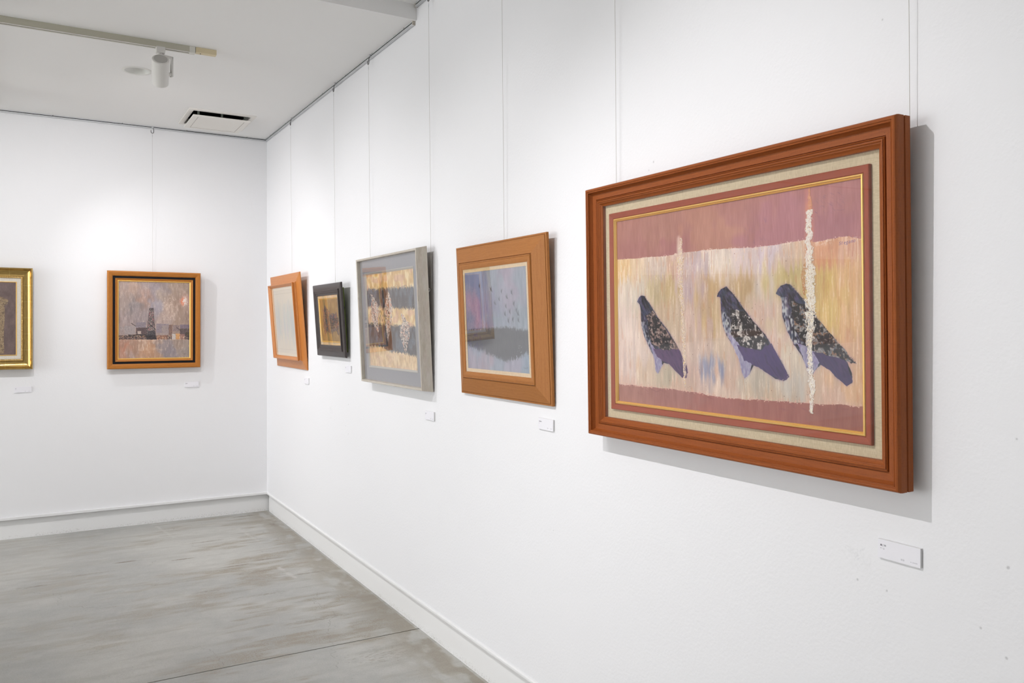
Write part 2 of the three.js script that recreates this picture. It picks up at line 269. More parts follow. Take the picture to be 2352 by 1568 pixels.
// ------------------------------------------------------------------ picture frame builder
// profile points [u inward from the outer edge, d forward of the back]; one mitred member along x
function memberGeo(L, prof, slide = 0) {
  const pos = [], uv = []; let s = 0;
  const N = prof.length;
  for (let i = 0; i < N; i++) {
    const a = prof[i], b = prof[(i + 1) % N], len = Math.hypot(b[0] - a[0], b[1] - a[1]);
    const P = [[a[0], a[0], a[1]], [L - a[0], a[0], a[1]], [L - b[0], b[0], b[1]], [b[0], b[0], b[1]]], T = [[a[0], s], [L - a[0], s], [L - b[0], s + len], [b[0], s + len]];
    for (const k of [0, 1, 2, 0, 2, 3]) { pos.push(...P[k]); uv.push((T[k][0] + slide) / 0.42, T[k][1] / 0.11 + slide * 3.7); }
    s += len;
  }
  const tri = THREE.ShapeUtils.triangulateShape(prof.map((p) => new THREE.Vector2(p[0], p[1])), []);
  for (const t of tri) {
    for (const k of [t[0], t[1], t[2]]) { const p = prof[k]; pos.push(p[0], p[0], p[1]); uv.push(p[0], p[1]); }
    for (const k of [t[0], t[2], t[1]]) { const p = prof[k]; pos.push(L - p[0], p[0], p[1]); uv.push(p[0], p[1]); }
  }
  const g = new THREE.BufferGeometry();
  g.setAttribute('position', new THREE.BufferAttribute(new Float32Array(pos), 3)); g.setAttribute('uv', new THREE.BufferAttribute(new Float32Array(uv), 2));
  return toCreasedNormals(g, 0.55);
}
function fourMembers(W, H, prof) {
  const out = [];
  for (let k = 0; k < 4; k++) {
    const L = k % 2 ? H : W, g = memberGeo(L, prof, 0.13 + k * 0.31);
    g.rotateZ(k * Math.PI / 2);
    g.translate([-W / 2, W / 2, W / 2, -W / 2][k], [0, 0, H, H][k], 0);
    out.push(g);
  }
  return out;
}
const frameRails = (parent, name, W, H, prof, mat) => fourMembers(W, H, prof).forEach((g) => mesh(name, g, mat, parent));
const ring = (parent, name, W, H, prof, mat) => mesh(name, mergeGeometries(fourMembers(W, H, prof)), mat, parent);
function board(parent, name, W, H, u, d, mat, thick = 0.003) { return mesh(name, new THREE.BoxGeometry(W - 2 * u, H - 2 * u, thick).translate(0, H / 2, d - thick / 2), mat, parent); }
function pane(parent, W, H, u, d, mat = glass) { return mesh('glass', new THREE.PlaneGeometry(W - 2 * u, H - 2 * u).translate(0, H / 2, d), mat, parent); }
// hang a group on a wall: along = z on the right wall, x on the far wall; gap = distance of its lower back edge from the wall
function hang(g, wall, along, y, gap, tilt) {
  const a = tilt * Math.PI / 180; g.rotation.order = 'YXZ';
  if (wall === 'right') { g.position.set(-gap, y, along); g.rotation.set(a, -Math.PI / 2, 0); } else { g.position.set(along, y, gap); g.rotation.set(a, 0, 0); }
}

// ------------------------------------------------------------------ painting helpers
const rgba = (c, a) => `rgba(${c[0] | 0},${c[1] | 0},${c[2] | 0},${a})`;
const jit = (c, j) => [c[0] + rr(-j, j), c[1] + rr(-j, j), c[2] + rr(-j, j)];
function dabs(x, n, box, len, wid, cols, alpha, ang = Math.PI / 2, spread = 0.25, j = 10) {
  x.lineCap = 'round';
  for (let i = 0; i < n; i++) {
    const a = ang + gauss() * spread, l = rr(len[0], len[1]), px = rr(box[0], box[2]), py = rr(box[1], box[3]);
    x.strokeStyle = rgba(jit(pick(cols), j), rr(alpha[0], alpha[1])); x.lineWidth = rr(wid[0], wid[1]);
    x.beginPath(); x.moveTo(px - Math.cos(a) * l / 2, py - Math.sin(a) * l / 2); x.lineTo(px + Math.cos(a) * l / 2, py + Math.sin(a) * l / 2); x.stroke();
  }
}
function path(x, pts, W, H, ragged = 0) {
  x.beginPath();
  pts.forEach((p, i) => {
    const q = pts[(i + 1) % pts.length], n = ragged ? 7 : 1;
    for (let k = 0; k < n; k++) { const f = k / n, a = (p[0] + (q[0] - p[0]) * f) * W + gauss() * ragged, b = (p[1] + (q[1] - p[1]) * f) * H + gauss() * ragged; (i + k) ? x.lineTo(a, b) : x.moveTo(a, b); }
  });
  x.closePath();
}
function inside(x, pts, W, H, ragged, fn) { x.save(); path(x, pts, W, H, ragged); x.clip(); fn(); x.restore(); }
function grainOver(c, amt, s) {
  const x = c.getContext('2d'), im = x.getImageData(0, 0, c.width, c.height), d = im.data; srand(s);
  for (let j = 0; j < c.height; j++) for (let i = 0; i < c.width; i++) { const k = 4 * (j * c.width + i), v = amt * ((rnd() - 0.5) + 1.1 * (noise(i * 0.5, j * 0.12) - 0.5)); d[k] += v; d[k + 1] += v; d[k + 2] += v; }
  x.putImageData(im, 0, 0);
}
const paintMat = (c, o = {}) => std({ color: 0xffffff, map: tex(c), roughness: o.rough ?? 0.6, ...(o.bump ? { bumpMap: tex(o.bump, false, false), bumpScale: o.bs ?? 0.002 } : {}) });
function signature(x, px, py, size, col, txt) { x.save(); x.translate(px, py); x.rotate(-0.05); x.transform(1, 0, -0.25, 1, 0, 0); x.fillStyle = col; x.font = `${size}px sans-serif`; let o = 0; for (const ch of txt) { x.fillText(ch, o, rr(-2, 2)); o += size * 0.62; } x.restore(); }

// strokes drawn on a sheet of their own and blurred once
function softly(x, px, f) {
  const c = canvas(x.canvas.width, x.canvas.height), l = c.getContext('2d'); f(l);
  x.save(); x.filter = `blur(${px}px)`; x.drawImage(c, 0, 0); x.restore();
}
// per-pixel paint over a box: fn(px, py) -> [r, g, b, alpha 0..1]
function layer(x, box, fn) {
  const x0 = Math.floor(box[0]), y0 = Math.floor(box[1]), w = Math.max(1, Math.ceil(box[2]) - x0), h = Math.max(1, Math.ceil(box[3]) - y0), c = canvas(w, h), l = c.getContext('2d'), im = l.createImageData(w, h);
  for (let j = 0; j < h; j++) for (let i = 0; i < w; i++) { const v = fn(x0 + i, y0 + j), k = 4 * (j * w + i); im.data[k] = v[0]; im.data[k + 1] = v[1]; im.data[k + 2] = v[2]; im.data[k + 3] = 255 * clamp(v[3]); }
  l.putImageData(im, 0, 0); x.drawImage(c, x0, y0);
}
// blend of control colours [u, v, [r, g, b]] by nearness
function colourField(pts, u, v, blur = 0.0006) { let r = 0, g = 0, b = 0, s = 0; for (const p of pts) { const du = u - p[0], dv = (v - p[1]) * 0.8, d = du * du + dv * dv + blur, w = 1 / (d * d); r += w * p[2][0]; g += w * p[2][1]; b += w * p[2][2]; s += w; } return [r / s, g / s, b / s]; }

// three pigeons between two red-brown bands
function paintPigeons() {
  const W = 1664, H = 1060, c = canvas(W, H), x = c.getContext('2d'), b = canvas(W / 2, H / 2), y = b.getContext('2d'); srand(101);
  y.fillStyle = '#444'; y.fillRect(0, 0, W / 2, H / 2); y.scale(0.5, 0.5);
  const B = (x0, y0, x1, y1) => [x0 * W, y0 * H, x1 * W, y1 * H], V = Math.PI / 2;
  const field = [  // ochre around the birds partly holds reflections in the glass
    [0.03, 0.27, [212, 176, 126]], [0.12, 0.27, [212, 186, 156]], [0.22, 0.28, [196, 175, 160]], [0.3, 0.28, [186, 150, 128]], [0.4, 0.28, [190, 168, 168]], [0.5, 0.27, [222, 204, 188]], [0.6, 0.28, [208, 187, 181]], [0.68, 0.28, [200, 181, 186]], [0.76, 0.28, [202, 176, 156]], [0.9, 0.27, [202, 146, 111]], [0.98, 0.28, [201, 156, 131]],
    [0.03, 0.4, [210, 193, 177]], [0.12, 0.4, [202, 188, 171]], [0.2, 0.4, [188, 168, 134]], [0.28, 0.4, [186, 161, 121]], [0.38, 0.4, [187, 164, 163]], [0.45, 0.4, [184, 153, 113]], [0.6, 0.4, [182, 153, 115]], [0.66, 0.4, [202, 186, 174]], [0.76, 0.37, [186, 166, 116]], [0.9, 0.4, [201, 170, 105]], [0.98, 0.4, [208, 166, 126]],
    [0.03, 0.55, [205, 184, 174]], [0.09, 0.55, [207, 186, 174]], [0.22, 0.53, [191, 166, 141]], [0.3, 0.56, [186, 164, 141]], [0.4, 0.55, [197, 168, 156]], [0.47, 0.55, [188, 161, 124]], [0.68, 0.53, [196, 168, 154]], [0.73, 0.56, [197, 174, 146]], [0.9, 0.53, [208, 175, 115]], [0.98, 0.55, [211, 171, 131]],
    [0.03, 0.7, [209, 186, 176]], [0.1, 0.7, [211, 190, 178]], [0.4, 0.7, [197, 171, 156]], [0.5, 0.7, [192, 168, 146]], [0.72, 0.68, [202, 174, 161]], [0.78, 0.72, [202, 186, 166]], [0.97, 0.68, [201, 161, 131]],
    [0.05, 0.82, [209, 186, 176]], [0.15, 0.82, [202, 178, 156]], [0.26, 0.83, [182, 168, 146]], [0.4, 0.82, [197, 166, 151]], [0.466, 0.79, [138, 139, 160]], [0.52, 0.82, [194, 161, 141]], [0.66, 0.83, [182, 168, 151]], [0.8, 0.84, [190, 180, 168]], [0.88, 0.83, [194, 164, 141]], [0.97, 0.83, [201, 161, 126]],
    [0.05, 0.89, [202, 171, 156]], [0.3, 0.89, [196, 166, 146]], [0.5, 0.89, [211, 186, 168]], [0.7, 0.89, [186, 161, 136]], [0.9, 0.88, [196, 161, 141]]];
  layer(x, [0, 0.19 * H, W, 0.93 * H], (i, j) => {
    const n1 = noise(i / 30, j / 210), n2 = noise(i / 14 + 40, j / 110 + 9), n3 = noise(i / 5 + 11, j / 60 + 70), n4 = noise(i / 60 + 5, j / 60 + 80), n5 = noise(i / 2.2 + 90, j / 9 + 33);
    const u = i / W + (n1 - 0.5) * 0.07 + (n4 - 0.5) * 0.05, v = j / H + (n2 - 0.5) * 0.09;
    let col = colourField(field, u, v); const t = (n1 - 0.5) * 18 + (n2 - 0.5) * 16 + (n3 - 0.5) * 12 + (n5 - 0.5) * 8;
    col = [col[0] + t, col[1] + t * 0.95, col[2] + t * 0.85];
    const pale = sstep(0.62, 0.78, 0.5 * n3 + 0.3 * n2 + 0.2 * n5); col = lerp3(col, [226, 214, 198], pale * 0.32);
    const warm = sstep(0.66, 0.8, 0.45 * noise(i / 5 + 200, j / 40 + 3) + 0.55 * noise(i / 16 + 77, j / 70)); col = lerp3(col, [186, 122, 84], warm * 0.24);
    return [...col, 1];
  });
  dabs(x, 150, B(0.0, 0.23, 0.7, 0.33), [6, 40], [2, 9], [[234, 226, 214], [224, 202, 190], [206, 168, 132], [218, 190, 136]], [0.12, 0.45], V, 0.25);
  dabs(x, 60, B(0, 0.24, 0.1, 0.9), [30, 110], [3, 12], [[228, 218, 206], [222, 202, 190]], [0.08, 0.3], V, 0.06);
  dabs(x, 60, B(0.86, 0.3, 1, 0.8), [30, 120], [2, 8], [[226, 204, 146], [190, 138, 92], [232, 216, 180]], [0.1, 0.35], V, 0.05);
  // red-brown bands
  const top = [[0, 0.212], [0.25, 0.222], [0.299, 0.219], [0.355, 0.215], [0.484, 0.216], [0.622, 0.227], [0.721, 0.227], [0.819, 0.218], [0.856, 0.235], [0.945, 0.222], [1, 0.239]];
  const bot = [[0, 0.906], [0.268, 0.902], [0.422, 0.911], [0.511, 0.92], [0.616, 0.916], [0.745, 0.91], [0.838, 0.906], [1, 0.897]];
  const bandPts = [[0.05, 0.05, [158, 106, 94]], [0.05, 0.18, [152, 98, 90]], [0.25, 0.1, [156, 106, 92]], [0.42, 0.1, [164, 112, 94]], [0.48, 0.15, [168, 116, 98]], [0.6, 0.1, [160, 106, 98]], [0.75, 0.12, [160, 104, 108]], [0.9, 0.06, [164, 108, 104]], [0.92, 0.16, [156, 100, 104]], [0.3, 0.2, [148, 92, 88]], [0.65, 0.2, [158, 102, 104]]];
  const botPts = [[0.05, 0.96, [154, 108, 98]], [0.3, 0.96, [148, 100, 92]], [0.5, 0.96, [150, 94, 86]], [0.7, 0.96, [142, 84, 74]], [0.95, 0.95, [136, 80, 68]], [0.5, 0.99, [148, 90, 80]]];
  const bandLayer = (pts) => (i, j) => { const n1 = noise(i / 26 + 300, j / 120), n2 = noise(i / 5 + 20, j / 40 + 50), n3 = noise(i / 50, j / 50 + 60), t = (n1 - 0.5) * 13 + (n2 - 0.5) * 11; const col = colourField(pts, i / W + (n3 - 0.5) * 0.12, j / H + (n1 - 0.5) * 0.06); return [col[0] + t, col[1] + t, col[2] + t, 1]; };
  inside(x, [[0, -0.02], ...top, [1, -0.02]], W, H, 2.6, () => {
    layer(x, [0, 0, W, 0.25 * H], bandLayer(bandPts));
    dabs(x, 60, B(0.86, 0.04, 0.95, 0.13), [5, 22], [1, 3], [[96, 62, 94], [108, 72, 96]], [0.1, 0.4], 0.6, 0.5, 6); dabs(x, 20, B(0.6, 0.1, 0.72, 0.21), [8, 28], [1.5, 5], [[110, 72, 102]], [0.1, 0.3], 1, 0.6, 6);
  });
  inside(x, [[0, 1.02], ...bot, [1, 1.02]], W, H, 3, () => { layer(x, [0, 0.88 * H, W, H], bandLayer(botPts)); dabs(x, 50, B(0, 0.9, 1, 0.95), [8, 44], [2, 8], [[112, 64, 70], [122, 72, 72]], [0.08, 0.3], 0.2, 0.5, 6); });
  const edgeAt = (e, u) => { const k = Math.max(1, e.findIndex((p) => p[0] >= u)), p = e[k], q = e[k - 1]; return q[1] + (p[1] - q[1]) * (u - q[0]) / (p[0] - q[0] || 1); };
  // broken paint along both edges
  layer(x, [0, 0.19 * H, W, 0.26 * H], (i, j) => { const d = j / H - edgeAt(top, clamp(i / W)) + (noise(i / 6, 3.3) - 0.5) * 0.012, n = noise(i / 4 + 600, j / 5), m = noise(i / 3 + 30, 8.5); return d < -0.004 ? [0, 0, 0, 0] : [...lerp3([240, 232, 218], [220, 190, 172], n), 0.75 * sstep(0.54, 0.68, 0.45 * n + 0.25 * m + 0.3 * noise(i / 40 + 9, 2.5)) * sstep(0.026, 0.0, d)]; });
  layer(x, [0, 0.87 * H, W, 0.93 * H], (i, j) => { const d = edgeAt(bot, clamp(i / W)) - j / H + (noise(i / 7, 13.3) - 0.5) * 0.012, n = noise(i / 6 + 700, j / 4); return d < -0.004 ? [0, 0, 0, 0] : [...lerp3([222, 198, 182], [196, 150, 132], n), sstep(0.5, 0.66, n) * sstep(0.02, 0, d)]; });
  for (const u of [0.96, 0.972, 0.983, 0.99, 0.69, 0.705, 0.66, 0.63, 0.385, 0.44, 0.47, 0.48, 0.06, 0.11, 0.2, 0.88, 0.9, 0.31, 0.365]) { x.strokeStyle = rgba([166, 94, 74], rr(0.25, 0.6)); x.lineWidth = rr(1.5, 4); x.beginPath(); x.moveTo(u * W, 0.222 * H); x.bezierCurveTo(u * W + rr(-3, 3), 0.24 * H, u * W + rr(-3, 3), 0.26 * H, u * W + rr(-4, 4), rr(0.26, 0.34) * H); x.stroke(); }
  // birds
  const b1 = [[.133, .418], [.120, .428], [.109, .451], [.121, .462], [.129, .496], [.131, .578], [.145, .634], [.174, .701], [.196, .748], [.206, .821], [.215, .827], [.230, .792], [.244, .771], [.270, .776], [.307, .813], [.336, .838], [.352, .832], [.355, .790], [.331, .735], [.302, .670], [.265, .605], [.222, .547], [.183, .477], [.156, .437], [.146, .422]];
  const b2 = [[.530, .396], [.508, .408], [.496, .425], [.491, .441], [.506, .446], [.509, .531], [.514, .573], [.530, .628], [.561, .681], [.580, .734], [.590, .792], [.600, .822], [.617, .802], [.636, .759], [.659, .769], [.716, .814], [.745, .819], [.762, .796], [.732, .724], [.679, .620], [.637, .563], [.603, .509], [.572, .455], [.556, .430]];
  const b3 = [[.757, .399], [.738, .407], [.727, .422], [.721, .441], [.737, .452], [.742, .475], [.743, .539], [.758, .600], [.782, .660], [.811, .713], [.830, .778], [.843, .783], [.853, .763], [.869, .742], [.890, .747], [.918, .791], [.951, .821], [.966, .808], [.965, .768], [.949, .722], [.978, .730], [.957, .705], [.937, .669], [.889, .603], [.855, .541], [.821, .478], [.791, .432], [.772, .405]];
  const birds = [
    { o: b1, wing: [[.158, .53], [.19, .50], [.235, .565], [.30, .665], [.318, .70], [.24, .705], [.18, .67]], tail: [[.19, .70], [.318, .70], [.36, .80], [.352, .84], [.33, .842], [.27, .777], [.235, .76], [.21, .74]], leg: [[.17, .66], [.20, .70], [.232, .74], [.235, .79], [.213, .83], [.203, .82], [.194, .75]], tailCol: [[82, 54, 88], [70, 48, 84], [92, 62, 92]], scum: [[150, 122, 112], [104, 84, 80], [186, 170, 160], [70, 50, 48]] },
    { o: b2, wing: [[.545, .50], [.60, .515], [.655, .59], [.69, .65], [.66, .69], [.585, .675], [.55, .62]], tail: [[.57, .67], [.66, .69], [.70, .66], [.765, .80], [.745, .822], [.70, .80], [.655, .768], [.60, .74]], leg: [[.53, .61], [.58, .66], [.63, .74], [.62, .80], [.60, .824], [.588, .79], [.578, .735], [.555, .68]], tailCol: [[62, 48, 92], [56, 44, 86], [78, 56, 100]], scum: [[206, 198, 190], [150, 140, 132], [228, 222, 214], [92, 80, 74]] },
    { o: b3, wing: [[.77, .47], [.83, .50], [.90, .61], [.96, .705], [.975, .73], [.93, .715], [.83, .68], [.785, .60]], tail: [[.845, .69], [.94, .70], [.968, .80], [.95, .825], [.90, .765], [.87, .742]], leg: [[.79, .65], [.84, .68], [.875, .71], [.853, .765], [.842, .785], [.828, .775], [.81, .71]], tailCol: [[60, 48, 86], [54, 44, 80], [76, 56, 92]], scum: [[110, 116, 124], [150, 110, 84], [176, 170, 160], [60, 60, 72]] },
  ];
  // mottled, slanting paint: s, t run along and across the bird
  const slant = (i, j, a = 0.98) => [i * Math.cos(a) + j * Math.sin(a), -i * Math.sin(a) + j * Math.cos(a)];
  birds.forEach(({ o, wing, tail, leg, tailCol, scum }, n) => {
    const xs = o.map((p) => p[0]), ys = o.map((p) => p[1]), bb = B(Math.min(...xs) - 0.01, Math.min(...ys) - 0.01, Math.max(...xs) + 0.01, Math.max(...ys) + 0.01), w = bb[2] - bb[0], h = bb[3] - bb[1], so = n * 37;
    x.save(); path(x, o, W, H, 1.2); x.shadowColor = 'rgba(104,84,130,0.55)'; x.shadowBlur = 18; x.fillStyle = '#35303f'; x.fill(); x.restore();
    inside(x, o, W, H, 2, () => layer(x, bb, (i, j) => {
      const [s, t] = slant(i, j), n1 = noise(s / 60 + so, t / 16), n2 = noise(s / 22, t / 7 + so), n3 = noise(s / 9 + 50, t / 4 + so), n4 = noise(i / 30 + so, j / 30), f = (j - bb[1]) / h;
      let col = lerp3([30, 27, 36], [72, 64, 92], sstep(0.3, 0.75, 0.5 * n1 + 0.5 * n2)); col = lerp3(col, [44, 54, 74], sstep(0.55, 0.75, n4) * 0.6); col = lerp3(col, [116, 116, 126], sstep(0.64, 0.8, 0.5 * n2 + 0.5 * n3) * 0.55); col = lerp3(col, [18, 16, 20], sstep(0.6, 0.8, n3) * 0.5 * (1 - f));
      return [...col, 1];
    }));
    // violet rim of the face, pale breast
    inside(x, o, W, H, 1.5, () => {
      softly(x, 5, (l) => dabs(l, 18, [bb[0], bb[1] + h * 0.03, bb[0] + w * 0.1, bb[1] + h * 0.34], [14, 44], [5, 12], [[88, 72, 128], [98, 86, 140]], [0.25, 0.5], V, 0.3, 6));
      layer(x, [o[5][0] * W - 8, o[5][1] * H - 20, o[5][0] * W + w * 0.26, o[8][1] * H], (i, j) => { const f = (j - o[5][1] * H) / (o[8][1] * H - o[5][1] * H), edge = o[5][0] * W + f * w * 0.2, d = (i - edge) / (w * 0.14), q = noise(i / 6 + so, j / 14), r = noise(i / 16 + so, j / 20 + 8); return [...lerp3([122, 122, 150], [206, 206, 198], q), 0.9 * sstep(1, 0.1, d + (r - 0.5)) * sstep(0.25, 0.6, 0.5 * q + 0.5 * r)]; });
    });
    inside(x, leg, W, H, 3, () => layer(x, bb, (i, j) => { const q = noise(i / 12 + so, j / 30), r = noise(i / 5 + so, j / 12 + 9); return [...lerp3([128, 116, 156], [186, 182, 196], 0.5 * q + 0.5 * r), 0.85]; }));
    inside(x, tail, W, H, 3, () => layer(x, bb, (i, j) => { const [s, t] = slant(i, j), q = noise(s / 80 + so, t / 14), r = noise(s / 30 + so, t / 6 + 4); let col = lerp3(tailCol[1], tailCol[2], 0.5 * q + 0.5 * r); col = lerp3(col, [44, 32, 60], sstep(0.6, 0.8, r) * 0.5); return [...col, 0.97]; }));
    inside(x, wing, W, H, 5, () => layer(x, bb, (i, j) => {
      const [s, t] = slant(i, j), q = noise(i / 26 + so, j / 24), r = noise(s / 12 + so, t / 8), k = noise(i / 6 + so, j / 5 + 40), z = noise(i / 3 + so + 9, j / 3);
      let col = lerp3([24, 20, 24], [60, 48, 50], 0.5 * q + 0.5 * r); col = lerp3(col, scum[1], sstep(0.46, 0.62, 0.6 * q + 0.4 * k) * 0.8); col = lerp3(col, scum[0], sstep(0.52, 0.66, 0.5 * r + 0.5 * q) * 0.7); col = lerp3(col, scum[2], sstep(0.58, 0.7, 0.45 * r + 0.35 * k + 0.2 * z) * 0.55); col = lerp3(col, [18, 15, 18], sstep(0.56, 0.7, noise(i / 16 + 300 + so, j / 13)) * 0.85);
      return [...col, 0.96];
    }));
    for (let k = o.length - 9; k < o.length - 1; k++) { const p = o[k], q = o[k + 1]; for (let i = 0; i < 22; i++) { const f = rnd(), px = (p[0] + (q[0] - p[0]) * f) * W + rr(-2, 4), py = (p[1] + (q[1] - p[1]) * f) * H + rr(-4, 2); x.fillStyle = rgba(pick([[44, 36, 48], [70, 58, 78], [196, 172, 150]]), rr(0.1, 0.45)); x.beginPath(); x.ellipse(px, py, rr(1, 3), rr(1, 4), 0.9, 0, 7); x.fill(); } }
  });
  // crusted streaks: a ragged ribbon of thick paint, its relief in the bump sheet
  const ribbon = (pts, wid, cols, dens, s0) => {
    const u0 = Math.min(...pts.map((p) => p[0])) * W - 60, u1 = Math.max(...pts.map((p) => p[0])) * W + 60, v0 = pts[0][1] * H, v1 = pts[pts.length - 1][1] * H;
    const fn = (i, j) => { const v = j / H, k = Math.max(1, Math.min(pts.length - 1, pts.findIndex((p) => p[1] >= v) === -1 ? pts.length - 1 : pts.findIndex((p) => p[1] >= v))), p = pts[k], q = pts[k - 1], f = clamp((v - q[1]) / (p[1] - q[1] || 1)), cx = (q[0] + (p[0] - q[0]) * f) * W, w = wid[k - 1] + (wid[k] - wid[k - 1]) * f; const n1 = noise(i / 9 + s0, j / 16), n2 = noise(i / 4 + s0, j / 6), n3 = noise(i / 2.2 + s0, j / 2.6), d = Math.abs(i - cx + (noise(2.2 + s0, j / 30) - 0.5) * 10) / w + (n1 - 0.5) * 0.7 + (n2 - 0.5) * 0.7; return [d, n1, n2, n3]; };
    layer(x, [u0, v0, u1, v1], (i, j) => { const [d, n1, n2, n3] = fn(i, j); let col = lerp3(cols[0], cols[1], n1); col = lerp3(col, cols[2], sstep(0.55, 0.75, 0.5 * n2 + 0.5 * n3)); col = lerp3(col, cols[3], sstep(0.66, 0.78, 0.6 * n3 + 0.4 * n1)); return [...col, sstep(1.0, 0.75, d) * (dens + (1 - dens) * sstep(0.3, 0.5, n2))]; });
    layer(y, [u0, v0, u1, v1], (i, j) => { const [d, n1, n2, n3] = fn(i, j), g = 110 + 145 * clamp(0.5 * n2 + 0.5 * n3); return [g, g, g, sstep(1.0, 0.7, d)]; });
  };
  softly(x, 7, (l) => { dabs(l, 50, B(0.318, 0.16, 0.334, 0.34), [30, 90], [10, 26], [[204, 176, 166], [210, 186, 176], [198, 156, 138]], [0.3, 0.6], V, 0.05); dabs(l, 30, B(0.828, 0.02, 0.846, 0.3), [40, 120], [10, 22], [[192, 122, 94], [198, 132, 108]], [0.15, 0.4], V, 0.03); });
  ribbon([[0.334, 0.14], [0.327, 0.24], [0.330, 0.38], [0.335, 0.475], [0.34, 0.607], [0.341, 0.76], [0.343, 0.885]], [8, 26, 21, 19, 17, 14, 7], [[206, 182, 170], [226, 212, 196], [216, 190, 124], [196, 140, 110]], 0.35, 11);
  ribbon([[0.836, 0.0], [0.837, 0.06], [0.837, 0.115]], [3, 11, 15], [[200, 134, 98], [208, 148, 108], [190, 116, 88], [216, 166, 130]], 0.5, 23);
  ribbon([[0.838, 0.095], [0.834, 0.236], [0.838, 0.347], [0.839, 0.493], [0.837, 0.603], [0.834, 0.677], [0.836, 0.787], [0.842, 0.86], [0.839, 0.95]], [19, 17, 26, 30, 27, 15, 18, 15, 9], [[220, 212, 206], [240, 234, 222], [234, 220, 186], [176, 146, 128]], 0.75, 37);
  ribbon([[0.819, 0.32], [0.815, 0.38], [0.817, 0.45]], [5, 13, 5], [[168, 108, 66], [196, 152, 100], [222, 210, 190], [120, 76, 50]], 0.4, 53);
  dabs(x, 60, B(0.822, 0.3, 0.85, 0.9), [2, 10], [1, 2.6], [[108, 76, 58], [156, 104, 72], [80, 66, 70]], [0.3, 0.7], 1, 1, 6);
  for (let i = 0; i < 110; i++) { x.fillStyle = rgba([88, 58, 48], rr(0.25, 0.7)); x.beginPath(); x.arc(rr(0.1, 0.8) * W, rr(0.24, 0.9) * H, rr(0.7, 2.4), 0, 7); x.fill(); }
  signature(x, 0.93 * W, 0.253 * H, 19, 'rgb(74,54,112)', 'Stegano');
  return paintMat(c, { bump: b, bs: 0.003, rough: 0.6 });
}
